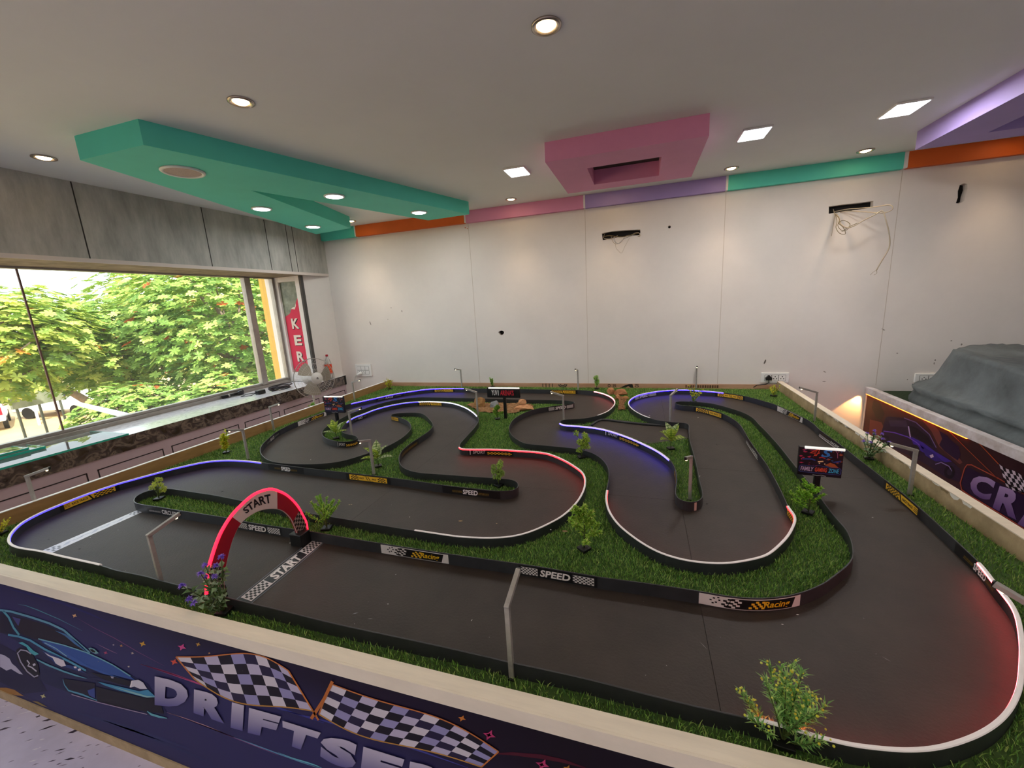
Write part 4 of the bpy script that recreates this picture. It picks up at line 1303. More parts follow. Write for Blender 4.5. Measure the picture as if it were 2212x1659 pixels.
def st_yellow(p, flip=False):
    k = (lambda a, c: (1 - c, 1 - a)) if flip else (lambda a, c: (a, c))
    def R(a, c, v0, v1, col, l, nu=12):
        a, c = k(a, c)
        p.rect(a, v0, c, v1, col, l, nu)
    p.rect(0, 0, 1, 1, BLK, 0, 24)
    R(.07, .93, .12, .88, YEL, 1, 24)
    for i in range(9):
        for j in range(4):
            if (i + j) % 2 == 0:
                R(.10 + .036 * i, .10 + .036 * (i + 1), .14 + .18 * j, .14 + .18 * (j + 1), BLK, 2, 1)
    a, c = k(.46, .49)
    p.poly([(a + .02, .12), (c + .02, .12), (c - .03, .88), (a - .03, .88)], BLK, 2)
    a, c = k(.53, .80)
    p.text('RACE TRACE', a, .34, c, .66, BLK, 2, bold=.03)
    for v in (.3, .48, .66):
        R(.83, .93, v, v + .07, BLK, 2, 2)


def st_yellow2(p):
    p.rect(0, 0, 1, 1, BLK, 0, 24)
    p.rect(.08, .12, .92, .9, YEL, 1, 20)
    for s0 in (.12, .72):
        for i in range(5):
            for j in range(4):
                if (i + j) % 2 == 0:
                    p.rect(s0 + .034 * i, .2 + .16 * j, s0 + .034 * (i + 1), .2 + .16 * (j + 1), BLK, 2)
    p.text('RACE', .31, .38, .41, .64, BLK, 2, .3, .03)
    p.text('RACE', .59, .38, .69, .64, BLK, 2, .3, .03)
    for d in (0, .05):
        p.line([(.40 + d, .9), (.46 + d, .8), (.49 + d, .3), (.56 + d, .12)], .016, BLK, 2)


def st_racing(p):
    p.rect(0, 0, 1, 1, WHT, 0, 24)
    p.rect(.33, .05, .90, .93, BLK, 1, 18)
    p.poly([(.25, .05), (.33, .05), (.33, .93), (.30, .93)], BLK, 1)
    p.poly([(.90, .05), (.935, .93), (.90, .93)], BLK, 1)
    for i in range(5):
        for j in range(5):
            if (i + j) % 2:
                p.rect(.20 + .034 * i + .008 * j, .1 + .16 * j, .20 + .034 * (i + 1) + .008 * j, .1 + .16 * (j + 1), WHT if i > 1 else BLK, 2)
    for u, v in ((.10, .5), (.13, .7), (.15, .35), (.17, .8), (.12, .25), (.18, .58)):
        p.rect(u, v, u + .02, v + .12, BLK, 1)
    for i in range(5):
        for j in range(4):
            if (i + j) % 2 == 0:
                p.rect(.46 + .03 * i + .012 * j, .15 + .17 * j, .46 + .03 * (i + 1) + .012 * j, .15 + .17 * (j + 1), YEL, 2)
    p.text('Racing', .60, .10, .875, .82, '#e6b41e', 3, .25, .02)


def st_speed(p, dark=False):
    p.rect(0, 0, 1, 1, BLK, 0, 24)
    if dark:
        for i in range(9):
            p.poly([(.18 + .02 * i, .3), (.19 + .02 * i, .3), (.2 + .02 * i, .6), (.19 + .02 * i, .6)], '#7a6228', 2)
            p.poly([(.64 + .02 * i, .3), (.65 + .02 * i, .3), (.66 + .02 * i, .6), (.65 + .02 * i, .6)], '#7a6228', 2)
        p.text('SPEED', .37, .16, .63, .84, '#f4f1ee', 2, .12, .03)
        return
    for a, c in ((.03, .25), (.70, .96)):
        p.rect(a, .14, c, .88, WHT, 1, 8)
        for i in range(10):
            for j in range(5):
                if (i + j) % 2 == 0:
                    w_ = (c - a) / 10
                    p.rect(a + w_ * i, .16 + .14 * j, a + w_ * (i + .9), .16 + .14 * (j + .9), BLK, 2)
    p.text('SPEED', .28, .16, .67, .86, '#efe6df', 2, .15, .03)


def st_sport(p):
    p.rect(0, 0, 1, 1, BLK, 0, 24)
    p.rect(.03, .1, .05, .9, '#cfc7c4', 1)
    p.text('SPORT', .10, .28, .38, .82, '#cfc7c4', 2, .2, .01)
    p.line([(.42, .74), (.6, .74), (.8, .70), (.97, .64)], .03, '#5c4a38', 1)
    for i in range(14):
        for j in range(3):
            if (i + j) % 2 == 0:
                p.rect(.42 + .039 * i, .18 + .13 * j, .42 + .039 * (i + 1), .18 + .13 * (j + 1), YEL, 2)


def st_race(p):
    p.rect(0, 0, 1, 1, BLK, 0, 16)
    for s0 in (.08, .68):
        for i in range(6):
            p.poly([(s0 + .04 * i, .36), (s0 + .02 + .04 * i, .36), (s0 + .04 + .04 * i, .6), (s0 + .02 + .04 * i, .6)], '#8d8985', 2)
    p.text('RACE', .35, .24, .64, .76, '#efe9e6', 2, .3, .02)


def st_racing2(p):
    p.rect(0, 0, 1, 1, BLK, 0, 16)
    p.rect(.02, .02, .98, .16, '#e8e1dc', 1, 12)
    p.line([(.05, .8), (.3, .74), (.55, .70)], .05, '#7a4030', 1)
    for i in range(12):
        p.poly([(.04 + .042 * i, .26), (.065 + .042 * i, .26), (.085 + .042 * i, .5), (.06 + .042 * i, .5)], '#cfc7c4', 2)
    p.text('RACING', .58, .28, .96, .74, '#efe9e6', 2, .15, .02)


def st_circuit(p):
    p.rect(0, 0, 1, 1, BLK, 0, 16)
    for i in range(14):
        p.rect(.08 + .025 * i, .3, .095 + .025 * i, .5 + .02 * (i % 3), '#a9a4a0', 2)
    p.text('CIRCUIT', .47, .22, .92, .82, '#e6dfdc', 2, .1, .02)


def st_plain(p):
    p.rect(0, 0, 1, 1, '#d9b6a8', 0, 4)


def st_gold(p):
    p.rect(0, 0, 1, 1, BLK, 0, 16)
    for i in range(16):
        p.poly([(.05 + .055 * i, .2), (.08 + .055 * i, .2), (.10 + .055 * i, .62), (.07 + .055 * i, .62)], '#8a6a2c', 2)


STK = [(RO, to, (127, 1090), (255, 1046), lambda p: st_yellow(p, True), 'yellow and black sticker reading RACE TRACE'),
       (RO, to, (642, 911), (703, 888.5), st_racing, 'white sticker reading Racing with checks'),
       (RO, to, (573, 954), (604, 928.5), st_race, 'black sticker reading RACE'),
       (RO, to, (812, 860), (872, 848), st_race, 'black sticker reading RACE under the blue strip'),
       (RO, to, (935, 840), (982, 839), lambda p: st_yellow(p), 'yellow sticker with checks'),
       (RO, to, (1187, 841.5), (1248, 842.5), lambda p: st_yellow(p), 'yellow sticker with checks and RACE TRACE'),
       (RO, to, (1372, 857), (1419, 845), st_speed, 'SPEED sticker lit blue'),
       (RO, to, (1545, 846.5), (1611, 856), st_yellow2, 'yellow and black sticker with twin bars'),
       (RO, to, (1680, 876), (1734, 901), st_racing, 'white sticker reading Racing'),
       (RO, to, (1771, 928), (1816, 961), st_racing2, 'black sticker reading RACING'),
       (RO, to, (1912, 1035), (1993, 1102), lambda p: st_yellow(p), 'yellow sticker reading RACE TRACE'),
       (RO, to, (2067, 1169), (2172, 1285), lambda p: st_speed(p, True), 'black sticker reading SPEED'),
       (RO, to, (578, 1000.5), (657, 1010), lambda p: st_speed(p, True), 'black sticker reading SPEED'),
       (RO, to, (749, 1020.5), (843, 1031.5), st_yellow2, 'yellow and black sticker with twin bars'),
       (RO, to, (957, 1047.5), (1082, 1060.5), lambda p: st_speed(p, True), 'black sticker reading SPEED'),
       (RO, to, (866, 979), (902, 947), st_gold, 'black sticker with gold ticks'),
       (RO, to, (845, 897.5), (862, 900.8), lambda p: st_yellow(p), 'small yellow sticker'),
       (RO, to, (1306, 927.5), (1382, 955), st_sport, 'black sticker reading SPORT with checks'),
       (RO, to, (1457, 1010), (1460, 1060), lambda p: st_yellow(p), 'yellow sticker'),
       (RO, to, (1501, 1084), (1505, 1083.2), st_plain, 'pale tape strip'),
       (RI, ti, (1012, 969.5), (1109, 972), st_sport, 'black sticker reading SPORT with checks'),
       (RI, ti, (727, 953), (773, 945.5), st_sport, 'black sticker reading SPORT with checks'),
       (RI, ti, (763, 902.5), (792, 891), st_race, 'black sticker reading RACE'),
       (RI, ti, (901, 867.7), (957, 868.2), lambda p: st_yellow(p), 'yellow sticker with checks'),
       (RI, ti, (1184, 878.7), (1238, 871), st_speed, 'SPEED sticker with grey checks'),
       (RI, ti, (1500, 878), (1563, 894), lambda p: st_yellow(p), 'yellow sticker with checks'),
       (RI, ti, (1613, 941), (1640, 981), st_racing2, 'black sticker reading RACING'),
       (RI, ti, (318, 1091), (388, 1102), st_circuit, 'black sticker reading CIRCUIT'),
       (RI, ti, (512, 1122.5), (610, 1139), st_speed, 'SPEED sticker with checks'),
       (RI, ti, (821, 1173), (967, 1195.5), st_racing, 'white sticker reading Racing'),
       (RI, ti, (1121, 1217.5), (1291, 1245), st_speed, 'SPEED sticker with checks'),
       (RI, ti, (1508, 1276), (1728, 1280.5), st_racing, 'white sticker reading Racing'),
       (RI, ti, (1702, 1092), (1713, 1141), lambda p: st_yellow(p), 'yellow sticker')]
for rail, par, a, c, fn, lb in STK:
    f, L = rail.mapper(a, c)
    p = Print(f)
    fn(p)
    tag(p.build('barrier_sticker', par, M_STICK), lb)


# ================================================================== turf
def inside(pts, poly):
    x, y = pts[:, 0], pts[:, 1]
    r = np.zeros(len(pts), bool)
    n = len(poly)
    px, py = poly[:, 0], poly[:, 1]
    qx, qy = np.roll(px, -1), np.roll(py, -1)
    for i in range(n):
        c = (py[i] > y) != (qy[i] > y)
        if c.any():
            xx = (qx[i] - px[i]) * (y[c] - py[i]) / (qy[i] - py[i] + 1e-12) + px[i]
            idx = np.where(c)[0]
            r[idx[x[c] < xx]] ^= True
    return r


PATCH = np.array([P(x, y)[:2] for x, y in [(1262, 925), (1280, 917), (1290, 907), (1300, 905), (1340, 909), (1385, 914.5), (1439, 918), (1487, 921), (1490, 948), (1440, 955), (1405, 960), (1390, 957), (1340, 938), (1300, 927)]])
SAND1 = np.array([P(x, y)[:2] for x, y in [(1006, 877), (1021, 872), (1055, 873), (1097, 874), (1135, 874), (1157, 879), (1150, 884), (1133, 889), (1115, 895), (1097, 895), (1060, 894), (1036, 892), (1028, 888), (1018, 882)]])
SAND2 = np.array([P(x, y)[:2] for x, y in [(1330, 858), (1357, 860), (1353, 869), (1348, 876), (1352, 888), (1334, 888), (1337, 874), (1335, 864)]])


def shrink(poly, barrier, d):
    return poly + barrier.n * d


outer_edge = RO.p - RO.n * .003
inner_edge = RI.p - RI.n * .003
rect = [(TX0 + .001, TY0 + .001), (TX1 - .002, TY0 + .001), (TX1 - .002, TY1 - .014), (TX0 + .001, TY1 - .014)]


def turf(name, loops_, keep, count, box, label, hmin=.008, hmax=.016):
    b = MB()
    L_ = [[Vector((p[0], p[1], 0)) for p in l] for l in loops_]
    fl = [p for l in L_ for p in l]
    b.add([(p.x, p.y, ZB + .0012) for p in fl], [tuple(t) for t in tessellate_polygon(L_)])
    o = b.build(name, M_TURFBASE)
    tag(o, label, 'artificial turf', None, 'stuff')
    pts = RNG.uniform((box[0], box[1]), (box[2], box[3]), (count, 2))
    pts = pts[keep(pts)]
    n = len(pts)
    ang = RNG.uniform(0, 2 * math.pi, n)
    hgt = RNG.uniform(hmin, hmax, n)
    lean = RNG.uniform(.25, 1.0, n) * hgt
    la = ang + RNG.normal(0, .7, n) + np.pi / 2
    wd = RNG.uniform(.0008, .0014, n)
    dx, dy = np.cos(ang) * wd, np.sin(ang) * wd
    lx, ly = np.cos(la) * lean, np.sin(la) * lean
    z0 = ZB + .0012
    V = np.zeros((n, 5, 3))
    V[:, 0] = np.column_stack([pts[:, 0] - dx, pts[:, 1] - dy, np.full(n, z0)])
    V[:, 1] = np.column_stack([pts[:, 0] + dx, pts[:, 1] + dy, np.full(n, z0)])
    V[:, 2] = np.column_stack([pts[:, 0] + dx * .9 + lx * .35, pts[:, 1] + dy * .9 + ly * .35, z0 + hgt * .62])
    V[:, 3] = np.column_stack([pts[:, 0] - dx * .9 + lx * .35, pts[:, 1] - dy * .9 + ly * .35, z0 + hgt * .62])
    V[:, 4] = np.column_stack([pts[:, 0] + lx, pts[:, 1] + ly, z0 + hgt])
    me = bpy.data.meshes.new(name + '_blades')
    base = np.arange(n)[:, None] * 5
    lt = np.concatenate([base + np.array([[0, 1, 2, 3]]), base + np.array([[3, 2, 4]])], 1).ravel()
    me.vertices.add(n * 5)
    me.vertices.foreach_set('co', V.ravel())
    me.loops.add(len(lt))
    me.loops.foreach_set('vertex_index', lt.astype(np.int32))
    me.polygons.add(n * 2)
    st = np.empty(n * 2, np.int32)
    st[0::2] = np.arange(n) * 7
    st[1::2] = np.arange(n) * 7 + 4
    me.polygons.foreach_set('loop_start', st)
    pal = np.array([lin(c) for c in ('#6e9a3e', '#7fac4a', '#93ba5a', '#5d8636', '#adc26a', '#558246')])
    cc = pal[RNG.integers(0, len(pal), n)] * RNG.uniform(.75, 1.15, (n, 1))
    C4 = np.ones((n, 5, 4))
    C4[:, :, :3] = cc[:, None, :]
    me.update(calc_edges=True)
    me.validate()
    at = me.color_attributes.new('col', 'FLOAT_COLOR', 'POINT')
    at.data.foreach_set('color', C4.ravel())
    me.materials.append(M_GRASS)
    g = bpy.data.objects.new('grass_blades', me)
    COL.objects.link(g)
    g.parent = o
    g['kind'] = 'stuff'
    return o


def keep_out(p):
    k = (p[:, 0] > TX0 + .004) & (p[:, 0] < TX1 - .004) & (p[:, 1] > TY0 + .004) & (p[:, 1] < TY1 - .02)
    k &= ~inside(p, RO.p - RO.n * .006)
    k &= ~inside(p, PATCH) & ~inside(p, SAND1) & ~inside(p, SAND2)
    return k


def keep_in(p):
    return inside(p, RI.p - RI.n * .006) & ~inside(p, SAND1)


turf('outer_turf', [rect, [tuple(p) for p in outer_edge]], keep_out, 420000, (TX0, TY0, TX1, TY1), 'green artificial turf between the outer barrier and the table rim')
bx = (RI.p[:, 0].min(), RI.p[:, 1].min(), RI.p[:, 0].max(), RI.p[:, 1].max())
turf('inner_turf', [[tuple(p) for p in inner_edge]], keep_in, 360000, bx, 'green artificial turf of the long island inside the inner barrier')

# closed-off short cut: a rubber mat scrap over the turf with a low kerb
b = MB(); b.prism([tuple(p) for p in PATCH], ZB + .0015, ZB + .0045)
tag(b.build('rubber_mat', M_MAT), 'short dark rubber mat of the closed short cut in the middle', 'rubber mat', 'rubber mats of the track floor')
kp = [P(x, y, ZB + .02) for x, y in [(1278, 916), (1284, 911), (1292, 906.5), (1300, 904.5), (1313, 905), (1345, 909), (1385, 913.5), (1439, 917), (1482, 920)]]
b = MB(); b.tube([(p.x, p.y, ZB + .011) for p in kp], .0095, 8)
tag(b.build('low_kerb', M_RAIL, smooth=True), 'low black kerb along the far edge of the closed short cut', 'kerb')

# sand beds
def sand(poly, label):
    lo, hi = poly.min(0), poly.max(0)
    nx, ny = 46, 46
    b = MB()
    idx = {}
    gx, gy = np.meshgrid(np.linspace(lo[0], hi[0], nx), np.linspace(lo[1], hi[1], ny), indexing='ij')
    q = np.column_stack([gx.ravel(), gy.ravel()])
    ins = inside(q, poly)
    dist = np.min(np.hypot(q[:, None, 0] - poly[None, :, 0], q[:, None, 1] - poly[None, :, 1]), 1)
    z = ZB + .004 + np.where(ins, np.minimum(dist, .08) * .12, 0) + RNG.uniform(0, .012, len(q)) * ins
    fs = []
    for i in range(nx - 1):
        for j in range(ny - 1):
            a = i * ny + j
            f = (a, a + ny, a + ny + 1, a + 1)
            if all(ins[k] for k in f):
                fs.append(f)
    b.add([(q[k, 0], q[k, 1], z[k]) for k in range(len(q))], fs)
    tag(b.build('sand_bed', mat('coarse_sand', '#a87f55', .9, color2='#7a5636', nscale=40, bump=.3, bscale=120)), label, 'sand', None, 'stuff')


sand(SAND1, 'bed of coarse brown sand and wood chips under the sign')
sand(SAND2, 'narrow sandy path below the orange rocks')

# rocks: faceted hulls of jittered points
def rock(px, py, w_, d_, h_, c1, c2, label, seed, z=ZB + .006, group='small rocks on the turf', rz=0.0):
    rr = random.Random(seed)
    bm = bmesh.new()
    for k in range(26):
        a, e = rr.uniform(0, 2 * math.pi), rr.uniform(-.35, 1.2)
        r = rr.uniform(.86, 1.0)
        bm.verts.new((r * math.cos(e) * math.cos(a), r * math.cos(e) * math.sin(a), r * math.sin(e)))
    bmesh.ops.convex_hull(bm, input=bm.verts)
    for v in [v for v in bm.verts if not v.link_faces]:
        bm.verts.remove(v)
    bmesh.ops.subdivide_edges(bm, edges=bm.edges[:], cuts=2, use_grid_fill=True)
    mn = min(v.co.z for v in bm.verts)
    for v in bm.verts:
        j = .035
        v.co = Vector(((v.co.x + rr.uniform(-j, j)) * w_ / 2, (v.co.y + rr.uniform(-j, j)) * d_ / 2, (v.co.z - mn + rr.uniform(-j, j) * .8) / (1 - mn) * h_))
    me = bpy.data.meshes.new('rock')
    bm.to_mesh(me)
    bm.free()
    me.materials.append(mat('stone_' + c1[1:], c1, .85, color2=c2, nscale=14, bump=.4, bscale=60))
    o = bpy.data.objects.new('rock', me)
    COL.objects.link(o)
    p = P(px, py)
    o.location = (p.x, p.y, z - .004)
    o.rotation_euler = (0, 0, rz)
    return tag(o, label, 'rock', group)


rock(1038, 881, .155, .10, .115, '#b58a55', '#8a6238', 'brown wedge shaped rock left of the sign', 3)
rock(1069, 883, .105, .09, .085, '#9a9a98', '#6b6c70', 'grey block shaped rock behind the sign post', 12)
rock(1132, 887, .205, .13, .06, '#dda577', '#b77c50', 'wide pale orange rock at the base of the stack right of the sign', 21)
rock(1129, 885, .088, .075, .048, '#dda577', '#b77c50', 'small pale orange rock on top of the wide one', 8, z=ZB + .064)
rock(1320, 852, .105, .11, .075, '#c98e60', '#9a6640', 'squarish orange rock at the left of the far rock pile', 31)
rock(1341, 854, .14, .13, .07, '#b97f55', '#8a5836', 'largest orange rock of the far rock pile', 17)
rock(1334, 863, .065, .085, .05, '#bf8659', '#8f5d3a', 'small orange rock at the front of the far rock pile', 5)
rock(1350, 862, .085, .08, .032, '#b98650', '#8a5b34', 'flat tan stone at the right of the far rock pile', 14)

# ------------------------------------------------------------------ start strip, finish strip, arch
def floor_print(name, label, cat, corners, fn):
    bl, br, tr, tl = [np.array(P(*c)[:2]) for c in corners]
    def f(u, v, l):
        p = (bl * (1 - u) + br * u) * (1 - v) + (tl * (1 - u) + tr * u) * v
        return (p[0], p[1], ZB + .0006 + .0004 * l)
    p = Print(f)
    fn(p)
    return tag(p.build(name, None, M_STICK), label, cat)


def start_print(p):
    p.rect(-.06, -.12, 1.0, 1.1, '#17181b', 0, 8)
    p.line([(-.05, -.16), (.5, -.2), (.98, -.1)], .05, '#6f7683', 1)
    p.line([(-.05, 1.12), (.5, 1.2), (.98, 1.12)], .05, '#6f7683', 1)
    p.rect(0, 0, 1, 1, '#d8d3d4', 1, 8)
    for a, c in ((.01, .24), (.76, .99)):
        for i in range(10):
            for j in range(4):
                if (i + j) % 2 == 0:
                    w_ = (c - a) / 10
                    p.rect(a + w_ * i, .08 + .21 * j, a + w_ * (i + 1), .08 + .21 * (j + 1), '#15151a', 2)
    p.rect(.255, .06, .745, .94, '#1b1d24', 2)
    p.text('START', .31, .08, .69, .92, '#ece7e4', 3, .1, .04)


floor_print('start_line', 'black and white START strip on the track floor beyond the red arch', 'start line', [(543, 1299), (699, 1171), (681, 1164), (520, 1291)], start_print)


def fin_print(p):
    p.rect(0, 0, 1, 1, '#dfe3ee', 0, 8)
    for a in (.03, .88):
        for i in range(4):
            for j in range(3):
                if (i + j) % 2 == 0:
                    p.rect(a + .025 * i, .12 + .25 * j, a + .025 * (i + 1), .12 + .25 * (j + 1), '#5b6070', 1)
    for k in range(5):
        p.line([(.16 + .14 * k, .3 + .1 * (k % 2)), (.22 + .14 * k, .6), (.28 + .14 * k, .45)], .06, '#b4bdd6', 1)


floor_print('tape_line', 'shiny white tape strip across the track at far left', 'start line', [(111, 1195), (312, 1104), (297, 1102), (88, 1191)], fin_print)

AX = -1.44
t = empty('start_arch', (AX, 1.07, ZB), 'red inflatable style arch with START lettering over the track', 'arch')
ao = [(q.y, q.z) for q in [PX(x, y, AX) for x, y in [(444, 1283), (445, 1262), (447, 1235), (455, 1205), (466, 1172), (478, 1145), (497, 1115), (520, 1090), (548, 1067), (580, 1056.5), (603, 1062), (622, 1073), (640, 1092), (651, 1111), (660, 1130), (662, 1150)]]]
ai = [(q.y, q.z) for q in [PX(x, y, AX) for x, y in [(486, 1287), (482, 1262), (482, 1242), (487, 1215), (494, 1185), (503, 1158), (518, 1130), (538, 1113), (560, 1102), (584, 1098), (602, 1100), (615, 1107), (627, 1120), (634, 1135), (640, 1150), (642, 1158)]]]
def smooth_path(pts, k=5):
    q = [Vector(p) for p in pts]
    o = []
    for i in range(len(q) - 1):
        p0, p1, p2, p3 = q[max(i - 1, 0)], q[i], q[i + 1], q[min(i + 2, len(q) - 1)]
        for j in range(k):
            u = j / k
            o.append(.5 * ((2 * p1) + (p2 - p0) * u + (2 * p0 - 5 * p1 + 4 * p2 - p3) * u * u + (3 * p1 - p0 - 3 * p2 + p3) * u ** 3))
    o.append(q[-1])
    return o


ao, ai = smooth_path(ao), smooth_path(ai)
na = len(ao)
b = MB()
for k in range(na):
    for (y, z) in (ao[k], ai[k]):
        b.v += [(AX + .006, y, max(z, ZB + .001)), (AX - .006, y, max(z, ZB + .001))]
        b.c += [(1, 1, 1)] * 2
for k in range(na - 1):
    a = 4 * k
    for f in ((a, a + 2, a + 6, a + 4), (a + 1, a + 5, a + 7, a + 3), (a, a + 4, a + 5, a + 1), (a + 2, a + 3, a + 7, a + 6)):
        b.f.append(f); b.mi.append(0)
child(b, 'arch_board', mat('arch_red', '#9a1024', .45), t)
def amap(u, v, l):
    x = u * (na - 1)
    i = min(int(x), na - 2)
    f = x - i
    o_, n_ = ao[i] * (1 - f) + ao[i + 1] * f, ai[i] * (1 - f) + ai[i + 1] * f
    q = n_ * (1 - v) + o_ * v
    return (AX + .0064 + .0005 * l, q.x, max(q.y, ZB + .001))


p = Print(amap)
p.rect(.40, .0, .645, 1.0, '#d8bfb6', 0, 16)
p.rect(.0, 0, .0, 0, '#000000', 0)
for (a, c) in ((.02, .17), (.83, .99)):
    p.rect(a, .03, c, .97, '#a78f86', 0, 10)
    for i in range(10):
        for j in range(5):
            if (i + j) % 2 == 0:
                w_ = (c - a) / 10
                p.rect(a + w_ * i, .03 + .188 * j, a + w_ * (i + 1), .03 + .188 * (j + 1), '#17141a', 1)
p.text('START', .455, .28, .60, .76, '#17141a', 2, 0, .03)
tag(child(p.mb, 'arch_print', M_STICK, t, color=True), 'pale START panel and checkered feet')
b = MB(); b.tube([(AX + .004, q.x, max(q.y, ZB + .004)) for q in ao], .0055, 8); child(b, 'led_tube', mat('led_arch', '#ff1830', .4, emis='#ff1830', estr=4.5), t, smooth=True)
b = MB(); b.tube([(AX + .003, q.x, max(q.y, ZB + .002)) for q in ai], .0025, 6); child(b, 'edge_piping', mat('pale_piping', '#cbb6ac', .5), t, smooth=True)
q = P(655, 1172)
b = MB(); b.box((q.x - .035, q.y - .035, ZB + .0005), (q.x + .03, q.y + .018, ZB + .058)); child(b, 'foot_bracket', M_BLACK, t, bevel=.003)
q = P(472, 1292)
b = MB(); b.box((q.x - .03, q.y - .02, ZB + .0005), (q.x + .03, q.y + .016, ZB + .05)); child(b, 'foot_bracket', M_BLACK, t, bevel=.003)
q = P(636, 1172)
b = MB(); b.box((q.x - .018, q.y - .012, ZB + .0004), (q.x + .018, q.y + .012, ZB + .003)); child(b, 'foot_plate', M_STEEL, t)

# ------------------------------------------------------------------ small street lamps round the track
def street_lamp():
    t = empty('street_lamp', (0, 0, 0), '', 'street lamp', 'small steel street lamps of the track')
    s = .0068
    b = MB(); b.box((-s, -s, -.004), (s, s, .222)); b.build('pole', M_STEEL, t, bevel=.0012)
    b = MB()
    d = Vector((.112, 0, .034)).normalized()
    up = Vector((-d.z, 0, d.x))
    for k, q in enumerate((Vector((-.007, 0, .2215)), Vector((.107, 0, .2545)))):
        for (yy, zz) in ((-s, -s), (s, -s), (s, s), (-s, s)):
            w_ = q + up * zz + Vector((0, yy, 0))
            b.v.append(tuple(w_)); b.c.append((1, 1, 1))
    for f in ((0, 3, 2, 1), (4, 5, 6, 7), (0, 1, 5, 4), (1, 2, 6, 5), (2, 3, 7, 6), (3, 0, 4, 7)):
        b.f.append(f); b.mi.append(0)
    b.build('arm', M_STEEL, t, bevel=.001)
    b = MB(); b.box((.1065, -s * .8, .246), (.1105, s * .8, .2605)); b.build('end_cap', M_BLACK, t)
    b = MB(); b.m = Matrix.Translation((.094, 0, .2438)); b.lathe([(.0001, -.006), (.004, -.005), (.0055, 0), (.0055, .002)], 12); b.build('led_bulb', mat('lamp_led', '#fff6da', .3, emis='#ffe6b0', estr=5.0), t, smooth=True)
    b = MB(); b.box((-.012, -.012, -.004), (.012, .012, .006)); b.build('foot', M_BLACK, t)
    return t


LAMPS = [((83.6, 1110), (.09, .053), 'street lamp by the left rim at the outside of the blue curve'), ((351.5, 1269.6), (.01, .111), 'street lamp on the near turf left of the red arch'), ((1106, 1464), (.001, .114), 'nearest street lamp, on the front turf in mid picture'),
         ((536.7, 993), (0, -.098), 'street lamp beside the yellow leafy plant at left'), ((592, 932), (.114, .014), 'street lamp outside the left loop near the rim'), ((761.7, 948), (.077, .013), 'street lamp in the small pocket with a broad leaved plant'),
         ((808, 1026), (.011, -.128), 'street lamp beside the broad leaved plant behind the yellow twin bar sticker'), ((766.6, 868), (.062, .0), 'street lamp by the left rim in front of the switch board'), ((998, 838), (-.019, -.085), 'street lamp against the back wall left of the sign'),
         ((1032.6, 899), (-.104, .004), 'street lamp beside the brown wedge rock'), ((1249, 843), (-.011, -.124), 'street lamp against the back wall above the yellow RACE TRACE sticker'), ((1218, 912), (-.1, .008), 'street lamp at the tip of the blue lit divider'),
         ((1447.5, 914.7), (.042, .071), 'street lamp behind the pale broad leaved plant at centre right'), ((1503.5, 840), (-.01, -.1), 'street lamp against the back wall at the far right loop'), ((1759, 911), (-.091, .019), 'street lamp by the right rim near the socket board'),
         ((1964, 1070), (-.106, -.007), 'street lamp by the right rim beside the long yellow sticker'), ((1490, 1080), (-.035, -.1), 'street lamp at the tip of the turf finger, seen end on')]
l0 = street_lamp()
for i, (bp, d, lb) in enumerate(LAMPS):
    q = P(*bp)
    rz = math.atan2(d[1], d[0])
    if i == 0:
        l0.location = q
        l0.rotation_euler = (0, 0, rz)
        l0['label'] = lb
    else:
        dup(l0, q, rz, lb)
dup(l0, (.905, 1.098, ZB), 2.316, 'street lamp by the near right bend, cut off by the picture edge')

# ------------------------------------------------------------------ signs
def sign(base, x0, x1, z0, z1, y, label, fn, tilt=0.0, th=.022):
    q = P(*base)
    cx = (x0 + x1) / 2
    t = empty('sign_board', (cx, y, ZB), label, 'sign', 'small sign boards on posts')
    t.rotation_euler = (0, 0, tilt)
    w_ = x1 - x0
    b = MB(); b.box((q.x - cx - .012, -.012 + th / 2 + .012, 0), (q.x - cx + .012, .012 + th / 2 + .012, z1 - ZB - .02)); b.build('post', M_BLACK, t, bevel=.002)
    b = MB(); b.box((-w_ / 2, 0, z0 - ZB), (w_ / 2, th, z1 - ZB)); b.build('panel', M_BLACK, t, bevel=.002)
    b = MB(); b.tube([(-w_ / 2 + .02, -.006, z1 - ZB + .001), (w_ / 2, -.006, z1 - ZB + .001)], .0065, 10); b.build('light_tube', mat('sign_tube', '#f4f2f0', .35, emis='#fffaf0', estr=.7), t, smooth=True)
    p = Print(lambda u, v, l: (-w_ / 2 + w_ * u, -.0004 - .0004 * l, z0 - ZB + (z1 - z0) * v))
    fn(p)
    p.build('sign_print', t, M_STICK)
    return t


def yuvi(p):
    p.rect(.005, .01, .995, .99, '#0d0d0f', 0)
    p.text('YUV', .14, .24, .325, .78, '#f1edec', 1, 0, .02)
    p.rect(.340, .24, .362, .78, '#f1edec', 1)
    p.text("ARENA'S", .41, .24, .82, .78, '#e0263c', 1, 0, .02)


